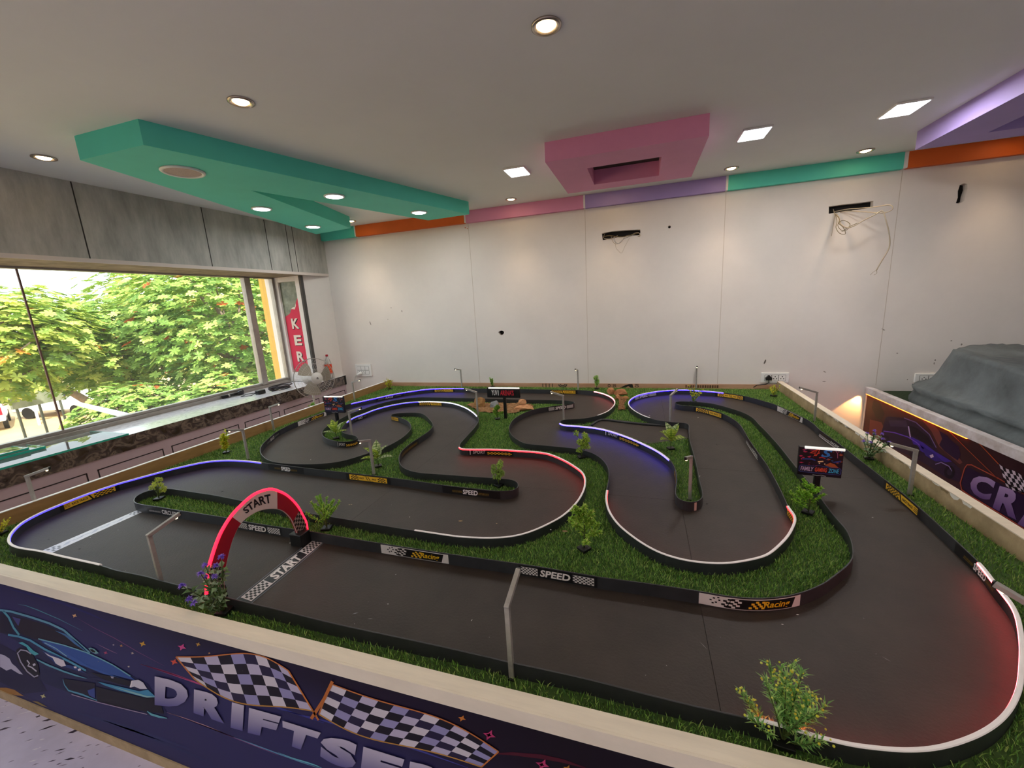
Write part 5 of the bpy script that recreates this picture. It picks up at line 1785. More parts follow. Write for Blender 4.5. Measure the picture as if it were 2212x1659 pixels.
def zone(p):
    rr = random.Random(4)
    p.rect(.005, .005, .995, .995, '#120d1c', 0)
    for k in range(46):
        u, v = rr.uniform(.03, .97), rr.uniform(.34, .95)
        c = rr.choice(['#7a1d3e', '#c22a55', '#5a1a4a']) if u < .45 else rr.choice(['#1d3f77', '#2a6ba8', '#7a2a4a', '#b4542a'])
        w_, h_ = rr.uniform(.02, .12), rr.uniform(.01, .035)
        p.poly([(u - w_ / 2, v), (u, v + h_), (u + w_ / 2, v + h_ * .3), (u, v - h_)], c, 1)
    p.line([(.08, .58), (.3, .60), (.5, .5), (.75, .52), (.95, .60)], .05, '#2b3f86', 2)
    p.poly([(.30, .46), (.42, .60), (.60, .64), (.70, .56), (.95, .48), (.93, .40), (.7, .42), (.5, .38), (.36, .40)], '#1a1626', 3)
    p.poly([(.60, .42), (.72, .52), (.82, .48), (.92, .36), (.8, .34)], '#b4562a', 4)
    p.poly([(.44, .54), (.56, .57), (.57, .53), (.45, .50)], '#ffcf9a', 4)
    for u, v in ((.48, .47), (.60, .46)):
        p.poly([(u - .02, v), (u, v + .025), (u + .02, v), (u, v - .025)], '#ffd9a6', 5)
    p.text('4', .24, .72, .48, .99, '#e0482e', 5, .25, .03)
    p.text('S', .50, .70, .74, .97, '#2f7fd0', 5, .25, .03)
    p.text('4', .28, .77, .45, .94, '#2a0f1a', 6, .25, 0)
    p.line([(.46, .66), (.52, .69), (.60, .66)], .03, '#c02c2c', 5)
    p.line([(.10, .85), (.16, .95), (.24, .98)], .012, '#9a5a8a', 4)
    p.line([(.80, .97), (.86, .85), (.87, .7)], .012, '#b46a8a', 4)
    p.rect(.03, .13, .97, .36, '#17122a', 6)
    p.line([(.03, .14), (.03, .32), (.07, .36), (.40, .36), (.46, .40), (.62, .36), (.93, .36), (.97, .31), (.97, .16), (.93, .12), (.07, .12), (.03, .16)], .012, '#4f5aa8', 7)
    p.text('FAMILY', .06, .17, .36, .32, '#c9a9c8', 8, .15, .03)
    p.text('GAMING', .39, .17, .66, .32, '#ee5436', 8, .15, .03)
    p.text('ZONE', .69, .17, .93, .32, '#3fb0e0', 8, .15, .03)
    p.line([(.35, .05), (.45, .03), (.55, .06), (.65, .03)], .02, '#a9a4a8', 7)


sign((1092, 906), -1.268, -.972, .797, .882, 3.19, 'wide black sign with white and red lettering above the rocks', yuvi)
sign((1762, 1068), .729, .902, .70, .842, 2.145, 'neon coloured racing car sign on the right turf strip', zone, tilt=-.10)
sign((728, 908), -2.825, -2.612, .678, .834, 2.975, 'small neon coloured racing car sign at the upper left loop', zone, tilt=.06)

# ================================================================== artificial plants
def leaf(b, p, d, up, L, W, col, fold=.25, droop=.2):
    d = d.normalized()
    sd = d.cross(up)
    sd = sd.normalized() if sd.length > 1e-5 else d.orthogonal().normalized()
    nn = sd.cross(d)
    c2 = tuple(v * .8 for v in col)
    mid = p + d * L * .5 + nn * L * .05
    tip = p + d * L - nn * L * droop
    b.add([p, mid + sd * W / 2 + nn * W * fold, tip, mid - sd * W / 2 + nn * W * fold, mid], [(0, 1, 4), (4, 1, 2), (0, 4, 3), (4, 2, 3)], 0, [c2, col, col, col, c2])


def oval_leaf(b, p, d, up, L, W, col):
    d = d.normalized()
    sd = d.cross(up)
    sd = sd.normalized() if sd.length > 1e-5 else d.orthogonal().normalized()
    nn = sd.cross(d)
    a, c, t = p + d * L * .38 + nn * L * .04, p + d * L * .74 - nn * L * .03, p + d * L - nn * L * .14
    b.add([p, a + sd * W * .42, c + sd * W * .5, t, c - sd * W * .5, a - sd * W * .42], [(0, 1, 2, 3), (0, 3, 4, 5)], 0, [col] * 6)


def blob(b, c, r, col, n=6):
    vs, fs = [], []
    for i in range(4):
        e = -1.2 + i * .8
        for j in range(n):
            a = 2 * math.pi * j / n
            vs.append(c + Vector((r * math.cos(e) * math.cos(a), r * math.cos(e) * math.sin(a), r * math.sin(e))))
    for i in range(3):
        for j in range(n):
            fs.append((i * n + j, i * n + (j + 1) % n, (i + 1) * n + (j + 1) % n, (i + 1) * n + j))
    fs += [tuple(reversed(range(n))), tuple(range(3 * n, 4 * n))]
    b.add(vs, fs, 0, [col] * len(vs))


def shade(rr, c, k=.25, gain=1.75):
    c = np.minimum(np.array(lin(c)) * rr.uniform(1 - k, 1 + k) * gain, .85)
    return tuple(c)


UPV = Vector((0, 0, 1))


def rdir(rr, tilt):
    a = rr.uniform(0, 2 * math.pi)
    return Vector((math.cos(a) * math.sin(tilt), math.sin(a) * math.sin(tilt), math.cos(tilt)))


def plant(kind, px, py, H, label, seed, spread=.5, cols=None, plate=True):
    rr = random.Random(seed)
    q = P(px, py)
    q.z = ZB + .004
    t = empty('artificial_plant', q, label, 'plant', 'artificial plants on the turf')
    if plate:
        b = MB()
        a = rr.uniform(0, 1.5)
        b.m = Matrix.Rotation(a, 4, 'Z')
        b.box((-.021, -.021, .006), (.021, .021, .017)); b.build('base_plate', M_BLACK, t, bevel=.002)
    st, fo, fl = MB(), MB(), MB()
    z0 = .012
    if kind == 'fern':
        cols = cols or ['#6f9c34', '#8ab444', '#5d8c2e', '#a0c252']
        st.tube([(0, 0, z0), (.004, 0, H * .5), (0, .004, H * .93)], [.0032, .0026, .0015], 6)
        nb = 15
        for k in range(nb):
            z = H * (.16 + .74 * k / nb)
            d = rdir(rr, rr.uniform(.7, 1.25))
            L = H * spread * (1.0 - .5 * k / nb) * rr.uniform(.75, 1.15)
            p0 = Vector((0, 0, z))
            p1 = p0 + d * L * .55 + UPV * L * .10
            p2 = p0 + d * L + UPV * L * .22
            st.tube([p0, p1, p2], [.0018, .0014, .001], 4, caps=False)
            for m in range(30):
                u = .15 + .85 * m / 30
                pp = p0.lerp(p1, min(1, u * 2)) if u < .5 else p1.lerp(p2, u * 2 - 1)
                for s_ in range(4):
                    dd = (rdir(rr, rr.uniform(.3, 1.7)) + d * .4)
                    leaf(fo, pp, dd, UPV, H * rr.uniform(.06, .11) * (1 if H > .13 else 1.2), H * .036, shade(rr, rr.choice(cols)))
        for m in range(90):
            leaf(fo, Vector((0, 0, H * rr.uniform(.7, 1))), rdir(rr, rr.uniform(.1, 1.5)), UPV, H * .09, H * .036, shade(rr, rr.choice(cols)))
    elif kind == 'ball':
        cols = cols or ['#aebb46', '#c6cf62', '#93a944', '#bcc858']
        for k in range(11):
            z = H * (.25 + .62 * k / 10)
            d = rdir(rr, rr.uniform(.35, .95))
            L = H * spread * rr.uniform(.55, 1.0)
            p0 = Vector((0, 0, z * .6))
            p2 = Vector((d.x * L, d.y * L, z + .02))
            st.tube([p0, (p0 + p2) / 2 + UPV * .008, p2], [.002, .0018, .0012], 5, caps=False)
            R = H * rr.uniform(.085, .125)
            for m in range(90):
                dd = rdir(rr, math.acos(rr.uniform(-1, 1)))
                leaf(fo, p2 + dd * R * rr.uniform(.2, .85), dd, UPV, R * .6, R * .42, shade(rr, rr.choice(cols)))
        st.tube([(0, 0, z0), (0, 0, H * .7)], .003, 6)
    elif kind == 'croton':
        n = 9
        st.tube([(0, 0, z0), (0, 0, H * .45)], .003, 6)
        for k in range(n):
            a = k * 2.4 + rr.uniform(-.3, .3)
            tl = .25 + .95 * (k / n)
            L = H * rr.uniform(.50, .66)
            p0 = Vector((0, 0, H * (.52 - .25 * k / n)))
            d = Vector((math.cos(a) * math.sin(tl), math.sin(a) * math.sin(tl), math.cos(tl)))
            sd = d.cross(UPV).normalized()
            nn = sd.cross(d)
            y1, y2 = ('#d6dd6a', '#8fb23a') if rr.random() < .7 else ('#f0f0c8', '#7fa83e')
            NL, NW = 16, 6
            vs, cs, fs = [], [], []
            for i in range(NL + 1):
                u = i / NL
                hw = L * .30 * (math.sin(math.pi * min(1, u * .96 + .03)) ** .8) * (1 - .25 * u)
                for j in range(NW + 1):
                    v = j / NW * 2 - 1
                    vs.append(p0 + d * L * u + sd * hw * v + nn * (hw * .35 * v * v - L * .28 * u * u))
                    vein = (i % 3 == 0 and 0 < abs(v) < .95)
                    c = lin('#4f7a24') if (vein or abs(v) < .05) else np.array(lin(y1)) * (1 - abs(v) * .6) + np.array(lin(y2)) * abs(v) * .6
                    cs.append(tuple(c))
            for i in range(NL):
                for j in range(NW):
                    a0 = i * (NW + 1) + j
                    fs.append((a0, a0 + 1, a0 + NW + 2, a0 + NW + 1))
            fo.add(vs, fs, 0, cs)
    elif kind == 'leafy':
        cols = cols or ['#c9c434', '#d8ca40', '#a9b434', '#d8a83c', '#93a83a']
        for k in range(5):
            d = rdir(rr, rr.uniform(0, .35))
            L = H * rr.uniform(.7, 1.0)
            st.tube([(0, 0, z0), tuple(d * L * .5 + Vector((0, 0, .01))), tuple(d * L)], [.0022, .0018, .001], 5, caps=False)
            for m in range(60):
                u = rr.uniform(.22, 1)
                leaf(fo, d * L * u, rdir(rr, rr.uniform(.4, 1.5)), UPV, H * rr.uniform(.10, .17), H * .08, shade(rr, rr.choice(cols)))
    elif kind == 'purple':
        for k in range(9):
            d = rdir(rr, rr.uniform(.05, .75))
            L = H * rr.uniform(.55, 1.0)
            p1, p2 = d * L * .5 + UPV * .01, d * L
            st.tube([(0, 0, z0), p1, p2], [.0022, .0018, .0012], 5, caps=False)
            for m in range(15):
                u = rr.uniform(.15, .92)
                leaf(fo, d * L * u, rdir(rr, rr.uniform(.5, 1.6)), UPV, H * rr.uniform(.09, .13), H * .085, shade(rr, rr.choice(['#5f7a4c', '#7d936c', '#4a6640', '#8b9c80'])))
            R = H * .062
            fl = MB()
            for m in range(46):
                dd = rdir(rr, math.acos(rr.uniform(-.4, 1)))
                leaf(fl, p2, dd, UPV, R * rr.uniform(.7, 1.1), R * .3, shade(rr, rr.choice(['#7a5fc0', '#8f74d0', '#664fae'])))
            fl.build('flower', M_LEAF, t, color=True)
            fl = MB()
    elif kind == 'feather':
        cols = ['#6f9a52', '#88ad62', '#5a8446', '#9ab86a']
        for k in range(20):
            tl = rr.uniform(.02, .42) if k < 13 else rr.uniform(.9, 1.35)
            d = rdir(rr, tl)
            L = H * (rr.uniform(.7, 1.02) if k < 13 else rr.uniform(.35, .6))
            p1, p2 = d * L * .5 + UPV * .012, d * L + UPV * (.0 if k < 13 else .04)
            st.tube([(0, 0, z0), p1, p2], [.0018, .0014, .0009], 5, caps=False)
            for m in range(64):
                u = rr.uniform(.2, 1)
                pp = Vector((0, 0, z0)).lerp(p1, u * 2) if u < .5 else p1.lerp(p2, u * 2 - 1)
                leaf(fo, pp, rdir(rr, rr.uniform(.3, 1.3)) + d * .5, UPV, H * rr.uniform(.08, .16), .0034, shade(rr, rr.choice(cols)))
            for m in range(7):
                u = rr.uniform(.6, 1.05)
                blob(fl, p1.lerp(p2, min(1.08, u * 2 - 1)) + rdir(rr, rr.uniform(.2, 1.3)) * .022, rr.uniform(.0019, .003), shade(rr, rr.choice(['#d2c048', '#c6b23c', '#dccb62'])))
    elif kind == 'buds':
        for k in range(8):
            d = rdir(rr, rr.uniform(.05, .7))
            L = H * rr.uniform(.55, 1.0)
            st.tube([(0, 0, z0), d * L * .5 + UPV * .008, d * L], [.002, .0015, .001], 5, caps=False)
            for m in range(30):
                u = rr.uniform(.15, 1)
                leaf(fo, d * L * u, rdir(rr, rr.uniform(.4, 1.5)), UPV, H * .09, H * .045, shade(rr, rr.choice(cols or ['#6b8a3a', '#86a043'])))
            for m in range(8):
                blob(fl, d * L * rr.uniform(.55, 1.03) + rdir(rr, 1.2) * H * .05, H * rr.uniform(.022, .034), shade(rr, rr.choice(['#cfb92e', '#dcc840', '#b9a82c'])))
    M_STEM = mat('plant_stem', '#4c5a2a', .6)
    if st.f:
        st.build('stem', M_STEM, t, smooth=True)
    if fo.f:
        fo.build('foliage', M_LEAF, t, color=True)
    if fl.f:
        fl.build('flower_buds', M_LEAF, t, color=True)['kind'] = 'stuff'
    return t


GR2 = ['#74a042', '#8fb656', '#628e3a', '#a6c468']
plant('purple', 487, 1328, .215, 'purple flowered plant on the front turf before the red arch', 1)
plant('feather', 1690, 1612, .19, 'large feathery plant with yellow buds at the front rim, bottom right', 2)
plant('ball', 345, 1082, .115, 'round yellow green tufted plant at the tip of the left island', 3, .45)
plant('fern', 707, 1147, .115, 'spreading green fern plant right of the red arch', 4, 1.0)
plant('fern', 1262, 1192, .19, 'tall light green fern plant on the middle of the inner turf', 5, .42, ['#86a43c', '#9ab84c', '#6e9234', '#a8c25c'])
plant('ball', 1078, 1053, .135, 'sage green plant at the rounded end of the island in mid picture', 6, .34, ['#6f8e3a', '#86a24a', '#5f7f34', '#94ae58'])
plant('ball', 1256, 992, .165, 'ball tufted plant beside the blue lit divider', 7, .42, ['#8fa83a', '#a9bc4e', '#6f8c30'])
plant('croton', 1449, 973, .18, 'variegated broad leaved plant on the turf finger', 8)
plant('croton', 818, 1011, .17, 'variegated broad leaved plant behind the yellow twin bar sticker', 9)
plant('croton', 727, 950, .15, 'variegated broad leaved plant inside the small left loop', 10)
plant('leafy', 490, 981, .185, 'yellow and orange leafy plant by the left rim', 11)
plant('fern', 677, 893, .105, 'small green fern plant by the rim below the fan', 12, .45, GR2)
plant('buds', 843, 842, .15, 'thin yellow twiggy plant in the far left corner of the table', 13, .4, ['#a5a838', '#b8b545'])
plant('leafy', 1064, 838, .125, 'small green leafy plant at the back wall behind the wide black sign', 14, .5, GR2)
plant('ball', 1289, 842, .15, 'small green plant at the back wall left of the orange rock pile', 15, .25, GR2)
plant('fern', 1075, 908, .13, 'green plant in front of the wide black sign post', 16, .4, ['#5f8a2e', '#7fa43c', '#94b24c'])
plant('buds', 1497, 871, .17, 'yellow flowered sprig at the tip of the far right island', 17)
plant('buds', 1671, 858, .13, 'yellow flowered plant below the socket board in the far right corner', 18, .5, ['#96a83a', '#aab84a'])
plant('fern', 1745, 1113, .14, 'bushy bright green fern beside the right sign', 19, .55, ['#6fa02c', '#86b43c', '#5a8a26', '#9cc24e'])
plant('purple', 1876, 995, .19, 'purple flowered plant by the right rim in front of the banner', 20)
plant('buds', 2, 1158, .10, 'yellow flowered plant cut off by the left picture edge', 21, .5, ['#b8a838', '#c9b845'])

# ================================================================== the second track at the right
X2 = 2.0
t = empty('crawler_table', (X2, 2.5, 0), 'second raised track table with purple banner and white rim at right', 'track table')
b = MB(); b.box((X2 + .012, .6, 0), (4.6, 4.45, .60)); child(b, 'deck', mat('dark_deck', '#3c2f28', .8), t)
b = MB(); b.box((X2 - .02, .6, .585), (X2 + .03, 4.45, .645)); child(b, 'rim', mat('rim_white_grey', '#dcd8dc', .6, color2='#b5aca6', nscale=12), t, bevel=.002)
b = MB(); b.box((X2 - .006, 4.437, 0), (X2 + .012, 4.455, .585)); child(b, 'corner_edge', M_RIM, t)
b = MB(); b.box((X2 + .03, .6, .60), (4.6, 4.45, .607)); child(b, 'turf_sheet', mat('dark_turf_sheet', '#22331c', .95, noise=.4, nscale=60), t)
b = MB(); b.box((X2 - .0135, 3.2, .578), (X2 - .004, 4.43, .5848)); child(b, 'led_strip', mat('led_orange', '#ff8a30', .4, emis='#ff7a20', estr=10.0), t)
lamp('strip_glow', 'SPOT', (X2 - .005, 4.478, .582), 15.0, (1.0, .50, .16), None, size=.01, rot=Vector((.40, -.10, .92)).to_track_quat('Z', 'Y').to_euler(), spot=.98, blend=.3)
pb = Print(lambda u, v, l: tuple(PX(u, v, X2 - .0004 - .0005 * l)))
def bg2(y, z):
    k = min(1, max(0, (4.4 - y) / 2.2))
    c = np.array(lin('#52302a')) * (1 - k) + np.array(lin('#230f22')) * k
    n_ = .5 + .5 * math.sin(y * 7 + z * 9) * math.sin(z * 17 - y * 5)
    return tuple(c * (.75 + .4 * n_))


p2 = Print(lambda u, v, l: (X2 - .0002, u, v))
p2.rect(.6, .02, 4.437, .586, bg2, 0, 60, 14)
bnr = child(p2.mb, 'printed_banner', M_PRINT, t, color=True)
tag(bnr, 'purple and orange banner with off road car and big letters')
c3 = lambda ps: [(1860 + x / 4.739, 830 + y / 4.739) for x, y in ps]
def bp(ps, c, l):
    pb.poly(c3(ps), c, l)


bp([(130, 160), (190, 180), (240, 300), (210, 370), (150, 340), (110, 240)], '#3b2a22', 1)
bp([(90, 360), (210, 390), (230, 440), (190, 590), (80, 560)], '#7a4034', 1)
bp([(540, 330), (620, 360), (720, 480), (800, 640), (1010, 820), (1040, 800), (960, 700), (860, 560), (760, 430), (640, 340)], '#6a3a38', 1)
bp([(800, 480), (880, 520), (930, 580), (1000, 640), (1020, 720), (990, 780), (930, 740), (850, 680), (800, 620), (830, 560)], '#221033', 2)
bp([(250, 345), (280, 330), (440, 345), (560, 390), (700, 520), (740, 600), (790, 690), (930, 790), (1010, 860), (1030, 960), (1000, 1000), (860, 950), (700, 840), (560, 760), (420, 700), (300, 640), (200, 570), (215, 470)], '#2a1a34', 3)
bp([(490, 420), (560, 440), (690, 545), (740, 640), (640, 590), (505, 510)], '#16101e', 4)
bp([(280, 370), (460, 370), (480, 440), (300, 430)], '#3a2a48', 4)
bp([(500, 530), (640, 600), (760, 690), (930, 790), (860, 800), (740, 740), (620, 690), (540, 620)], '#3a2496', 4)
bp([(600, 620), (740, 700), (840, 790), (760, 790), (660, 730)], '#2e1f7a', 5)
pb.line(c3([(230, 480), (340, 495), (480, 540), (560, 590), (640, 660)]), 2.2, '#6a45c8', 5)
pb.line(c3([(485, 430), (495, 490), (505, 545)]), 2.5, '#b9a2d8', 5)
pb.line(c3([(440, 345), (560, 390), (700, 515), (770, 650)]), 2, '#6d5a92', 5)
for cx, cy, r in ((545, 690, 75), (250, 575, 55), (905, 900, 70)):
    bp([(cx + r * .8 * math.cos(a), cy + r * math.sin(a)) for a in [k * .5236 for k in range(12)]], '#140d1a', 5)
    bp([(cx + r * .4 * math.cos(a), cy + r * .5 * math.sin(a)) for a in [k * .785 for k in range(8)]], '#2c2236', 6)
bp([(700, 730), (735, 715), (745, 745), (715, 755)], '#cdb9d8', 6)
pb.line(c3([(760, 820), (820, 800), (900, 840), (930, 890)]), 2, '#8d7bb8', 6)
pb.line(c3([(130, 105), (500, 290), (870, 450), (1100, 680), (1400, 970)]), 1.3, '#a8472a', 4)
pb.line(c3([(1115, 510), (1260, 660), (1410, 820)]), 1.5, '#c8562a', 4)
pb.line(c3([(1700, 1140), (1400, 960), (1130, 825), (1085, 825), (1060, 860), (1015, 1010), (1030, 1080), (1100, 1130), (1400, 1310), (1800, 1560)]), 2.2, '#a84a38', 4)
bp([(1100, 850), (1700, 1160), (1900, 1270), (1900, 1580), (1400, 1300), (1060, 1090), (1030, 1010), (1070, 870)], '#231033', 3)
def cflag(px):
    for i in range(10):
        for j in range(5):
            a = lambda u, v: (1415 + u * 32 + v * 14, 820 + u * 16 + v * 44 + 10 * math.sin(u * .9))
            bp([a(i, j), a(i + 1, j), a(i + 1, j + 1), a(i, j + 1)], '#cfc0d0' if (i + j) % 2 == 0 else '#14101a', 4)


cflag(0)
for ch, q in (('C', [(1100, 1120), (1310, 1200), (1385, 985), (1140, 905)]), ('R', [(1345, 1265), (1590, 1390), (1675, 1110), (1420, 1040)]), ('A', [(1600, 1430), (1860, 1560), (1900, 1230), (1700, 1150)])):
    s3 = c3(q)
    pb.text(ch, 0, 0, 0, 0, '#a98fc0', 6, bold=.05, color2='#5f4480', quad=s3)
tag(child(pb.mb, 'banner_artwork', M_PRINT, t, color=True), 'printed purple off road car, neon frame and big letters')

# grey moulded hill of the crawler track: base outline and plateau outline, joined by a concave skirt
def mound():
    base = [(2.16, 4.16), (2.095, 3.95), (2.08, 3.45), (2.075, 2.9), (2.08, 2.3), (2.2, 1.8), (2.8, 1.6), (3.5, 2.0), (3.8, 2.8), (3.7, 3.7), (3.3, 4.25), (2.8, 4.38), (2.4, 4.38)]
    plat = [(2.30, 3.97), (2.25, 3.80), (2.225, 3.45), (2.20, 3.1), (2.20, 2.55), (2.3, 2.2), (2.7, 2.1), (3.0, 2.4), (3.15, 2.9), (3.1, 3.6), (2.95, 3.95), (2.74, 4.08), (2.52, 4.11)]
    zp_ = [1.045, 1.04, 1.02, 1.0, .97, .95, .95, .97, .98, 1.0, 1.03, 1.06, 1.06]
    prof = [(0, .606), (.0, .64), (.10, .70), (.03, .735), (.16, .745), (.36, .765), (.55, .80), (.70, .85), (.82, .91), (.93, .975), (.985, 1.0)]
    B = smooth_path([(p[0], p[1]) for p in base + base[:1]], 8)[:-1]
    T = smooth_path([(p[0], p[1]) for p in plat + plat[:1]], 8)[:-1]
    Z = [v.y for v in smooth_path([(0, z) for z in zp_ + zp_[:1]], 8)[:-1]]
    m = len(B)
    bm = bmesh.new()
    rings = []
    rr = random.Random(3)
    ph = [rr.uniform(0, 6.28) for _ in range(8)]
    for s_, z in prof:
        r_ = []
        for k in range(m):
            u = k / m * 2 * math.pi
            left = max(0, math.cos(u - .1)) ** 3
            # the skirt spreads wide on the left end, the front face stays steep
            sk = s_ if s_ in (0, .0) else s_ + (1 - s_) * (1 - left) * .42 * (1 if s_ > .03 else .35)
            w_ = .018 * math.sin(5 * u + ph[0] + z * 9) + .012 * math.sin(13 * u + ph[1] - z * 21) + .008 * math.sin(29 * u + z * 40)
            p = B[k].lerp(T[k], min(1, sk + w_ * (1 if s_ > 0 else 0)))
            zz = z if z < .74 else .74 + (z - .74) / (1.0 - .74) * (Z[k] - .74)
            r_.append(bm.verts.new((p.x, p.y, zz + (rr.uniform(-.006, .006) if z > .61 else 0))))
        rings.append(r_)
    cx, cy = 2.68, 3.3
    for s_, dz in ((.93, .004), (.75, -.03), (.45, -.035)):
        rings.append([bm.verts.new((cx + (T[k].x - cx) * s_, cy + (T[k].y - cy) * s_, Z[k] + dz + rr.uniform(-.008, .008))) for k in range(m)])
    for a, c in zip(rings, rings[1:]):
        for k in range(m):
            bm.faces.new((a[k], a[(k + 1) % m], c[(k + 1) % m], c[k]))
    bm.faces.new(rings[-1])
    me = bpy.data.meshes.new('rock_mound')
    bm.to_mesh(me)
    bm.free()
    me.polygons.foreach_set('use_smooth', [True] * len(me.polygons))
    me.materials.append(mat('grey_mound', '#6c7476', .75, color2='#4d5354', nscale=3.2, bump=.6, bscale=14))
    o = bpy.data.objects.new('rock_mound', me)
    COL.objects.link(o)
    return o


tag(mound(), 'big grey moulded rock hill on the second track table', 'rock')

# ================================================================== outside the window
GZ = -3.4
b = MB(); b.box((-120, -60, GZ - .3), (-6, 120, GZ)); o = b.build('ground', mat('sandy_ground', '#cfae7c', .9, color2='#a98c62', nscale=.35)); o['kind'] = 'structure'
b = MB(); b.box((-5.05, 4.47, GZ), (-5.0, 4.86, 4.2)); o = b.build('yellow_pilaster', mat('yellow_paint', '#d9a94a', .7, noise=.08, nscale=3)); tag(o, 'yellow painted pillar outside beside the window mullion', 'pillar')


def tree(x, y, zc_, r, nclus, label, seed, cols, base=(0, 0), squash=.8, leafL=.125):
    rr = random.Random(seed)
    t = empty('leafy_tree', (x, y, GZ), label, 'tree', 'trees outside the window')
    b = MB()
    base = Vector((x + base[0], y + base[1], GZ))
    ctr = Vector((x, y, zc_))
    b.tube([base, base.lerp(ctr, .4) + Vector((rr.uniform(-.3, .3), rr.uniform(-.3, .3), 0)), ctr], [.20, .15, .08], 10)
    cl = []
    lim = []
    for k in range(16):
        d = rdir(rr, rr.uniform(.3, 1.9))
        e = ctr + Vector((d.x * r, d.y * r, d.z * r * squash)) * rr.uniform(.7, .95)
        s0 = base.lerp(ctr, rr.uniform(.55, .95))
        b.tube([s0, s0.lerp(e, .5) + Vector((0, 0, rr.uniform(0, .25))), e], [.05, .03, .012], 6, caps=False)
        lim.append((s0, e))
    child(b, 'trunk', mat('bark', '#8a7766', .9, noise=.25, nscale=12), t, smooth=True)
    f = MB()
    for k in range(nclus):
        d = rdir(rr, math.acos(rr.uniform(-1, 1)))
        q = (1 + .16 * math.sin(5 * d.x + seed) * math.sin(6 * d.y + 2 * d.z))
        c = ctr + Vector((d.x, d.y, d.z * squash)) * r * q * (rr.uniform(.30, 1) ** .45)
        ax = (d * .7 + UPV * .8 + rdir(rr, rr.uniform(0, 1.5)) * .6).normalized()
        o1 = ax.orthogonal().normalized()
        o2 = ax.cross(o1)
        col = shade(rr, rr.choices(cols, [6, 6, 5, 3, 2, .35])[0], .18, 1.12)
        nl = rr.randint(6, 8)
        for m in range(nl):
            a = 2 * math.pi * m / nl + rr.uniform(-.2, .2)
            dd = o1 * math.cos(a) + o2 * math.sin(a) + ax * .25
            oval_leaf(f, c, dd, ax, leafL * rr.uniform(.8, 1.2), leafL * .44, col)
    child(f, 'foliage', M_TREELEAF, t, color=True)
    return t


TC = ['#8fae52', '#a8c064', '#7d9c4c', '#c6d074', '#64863f', '#c8673a']
TD = ['#9cb554', '#bcc660', '#8aa44c', '#d6d474', '#748c46', '#cc8638']
tree(-11.0, 8.75, 1.55, 2.65, 5220, 'large leafy tree filling the middle of the window', 1, TC)
tree(-9.8, 7.0, -.75, 1.35, 1595, 'low leafy tree in front of the large tree, near the window sill', 2, TC)
tree(-11.2, 6.0, -.55, 1.05, 1015, 'low leafy tree above the white pipe', 10, TC)
tree(-13.0, 4.9, 1.45, 1.65, 2465, 'yellowish leafy tree at the left of the window', 3, TD, base=(-.6, -2.8), squash=.68)
tree(-13.4, 7.0, 1.05, 1.6, 2175, 'leafy tree between the yellowish tree and the large tree', 9, TC, base=(0, 1.4), squash=.8)
tree(-10.6, 12.6, 1.3, 2.7, 4350, 'leafy tree seen either side of the yellow pillar', 4, TD)
tree(-11.0, 10.6, -1.2, 1.5, 1305, 'low leafy tree below the one behind the pillar', 12, TD)
tree(-19.0, 13.5, 2.0, 4.0, 3190, 'distant tall tree behind the large tree', 5, TD, leafL=.2)
tree(-20.0, 7.6, .95, 2.0, 1740, 'distant pale tree at the far left of the window', 6, TD, base=(0, 3.2), leafL=.2, squash=.8)
tree(-9.3, 4.1, -2.75, .8, 435, 'low shrub below the window at far left', 7, TC, squash=.7)
tree(-9.6, 5.35, -2.85, .75, 406, 'low shrub below the window beside the lamp post', 8, TC, squash=.7)

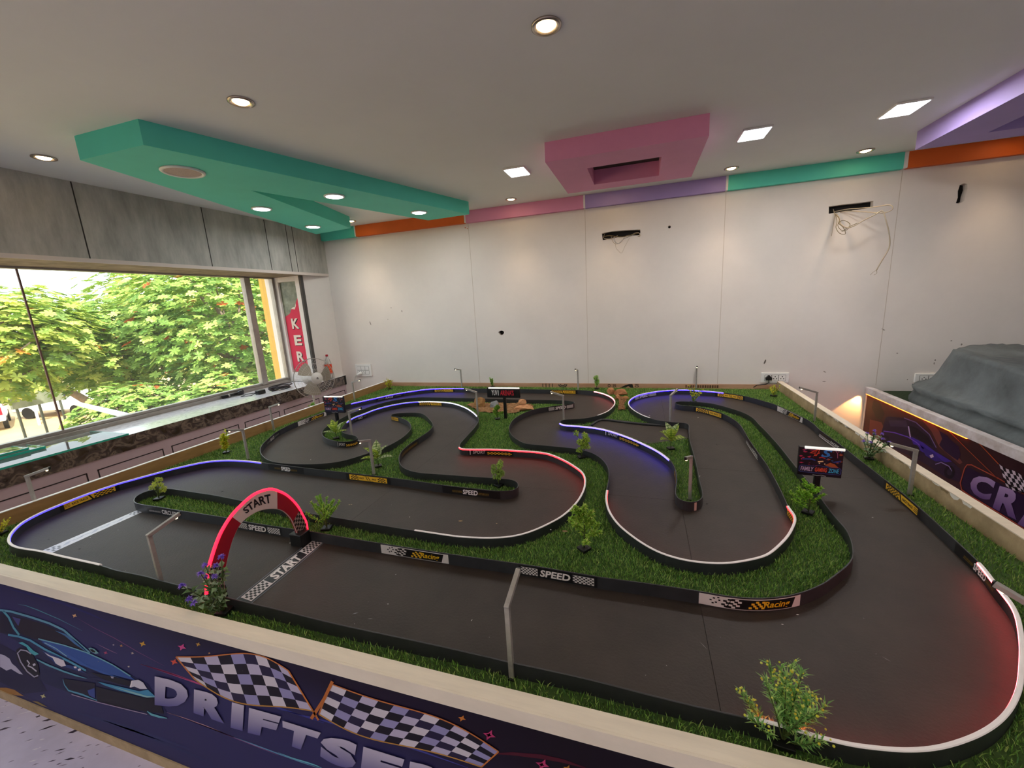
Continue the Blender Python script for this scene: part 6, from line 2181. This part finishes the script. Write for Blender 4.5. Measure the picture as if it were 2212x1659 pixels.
# parked vehicles and things in the yard
def car(x, y, rz, L, W, H, label, boxy):
    t = empty('parked_vehicle', (x, y, GZ), label, 'vehicle', 'vehicles parked outside', rz)
    wht = mat('car_white', '#e9ebee', .25, spec=.6)
    if boxy:
        side = [(-L / 2, .5), (L / 2, .45), (L / 2, 1.0), (L * .46, 1.15), (L * .30, H), (-L * .47, H), (-L / 2, 1.2)]
    else:
        side = [(-L / 2, .4), (L / 2, .4), (L / 2, .85), (L * .28, 1.0), (L * .16, H), (-L * .30, H), (-L * .44, 1.0), (-L / 2, .9)]
    b = MB(); b.m = Matrix.Rotation(math.pi / 2, 4, 'X'); b.prism(side, -W / 2, W / 2); b.build('body', wht, t, bevel=.06)
    zb, zt = (1.2, H - .12) if boxy else (1.0, H - .08)
    gm = mat('car_glass', '#20262c', .1, spec=.8)
    b = MB()
    for s in (-1, 1):
        b.box((-L * .36, s * W / 2 - .01, zb), (L * .22, s * W / 2 + .01, zt))
    b.build('side_windows', gm, t)
    b = MB(); b.box((-L * .47 - .02, -W * .4, zb), (-L * .47 + .04, W * .4, zt)); b.build('rear_window', gm, t)
    for sx in (-.3, .3):
        for s in (-1, 1):
            b = MB(); b.m = Matrix.Translation((L * sx, s * W * .46, .33)) @ Matrix.Rotation(math.pi / 2, 4, 'X'); b.lathe([(.12, -.09), (.33, -.09), (.33, .09), (.12, .09)], 18); b.build('wheel', M_BLACK, t)
    for s in (-1, 1):
        b = MB(); b.box((-L / 2 - .03, s * W * .42 - .09, .85), (-L / 2 + .05, s * W * .42 + .09, 1.25)); b.build('tail_light', mat('tail_red', '#b3122a', .3), t)


def OG(px, py):
    return P(px, py, GZ)


q = OG(8, 921)
car(q.x - .8, q.y - .4, 2.75, 4.6, 1.8, 1.75, 'white van with red tail light at the left edge of the window', True)
q = OG(150, 893)
car(q.x, q.y, .35, 4.4, 1.75, 1.5, 'white pickup like car with dark rear window in the yard', False)
q = OG(86, 918)
t = empty('yard_lamp', (q.x, q.y, GZ), 'white yard lamp post with globe shade outside the window', 'lamp post')
hh = 2.55
b = MB(); b.tube([(0, 0, 0), (0, 0, hh)], [.06, .045], 10); b.build('post', M_WHITE, t)
b = MB(); b.m = Matrix.Translation((0, 0, hh)); b.lathe([(.05, -.02), (.10, .05), (.26, .16), (.28, .24), (.2, .34), (.0001, .38)], 20); b.build('lamp_shade', M_WHITE, t, smooth=True)
p0, p1 = PX(166, 872, -8.6), PX(262, 895, -6.1)
p1 = p0 + (p1 - p0) * ((-4.64 - p0.x) / (p1.x - p0.x))     # runs on to the building's wall
b = MB(); b.tube([p0, p1], .034, 14); o = b.build('drain_pipe', mat('pipe_white', '#d9e2ea', .4), smooth=True); tag(o, 'thick white pipe outside below the window', 'pipe')
p0 = P(18, 858, GZ + 2.5); p1 = P(130, 838, GZ + 2.5)
t = empty('signboard_frame', ((p0.x + p1.x) / 2, (p0.y + p1.y) / 2, GZ), 'grey board on posts in the yard at far left', 'signboard')
d = Vector((p1.x - p0.x, p1.y - p0.y, 0)); L = d.length; t.rotation_euler = (0, 0, math.atan2(d.y, d.x))
b = MB(); b.box((-L / 2, -.05, 2.0), (L / 2, .05, 2.9)); b.build('board', mat('board_grey', '#a9ac98', .7, color2='#6f7a5e', nscale=2), t)
for s in (-.42, 0, .42):
    b = MB(); b.box((L * s - .03, -.03, 0), (L * s + .03, .03, 2.0)); b.build('post', mat('post_dark', '#5c5f54', .7), t)
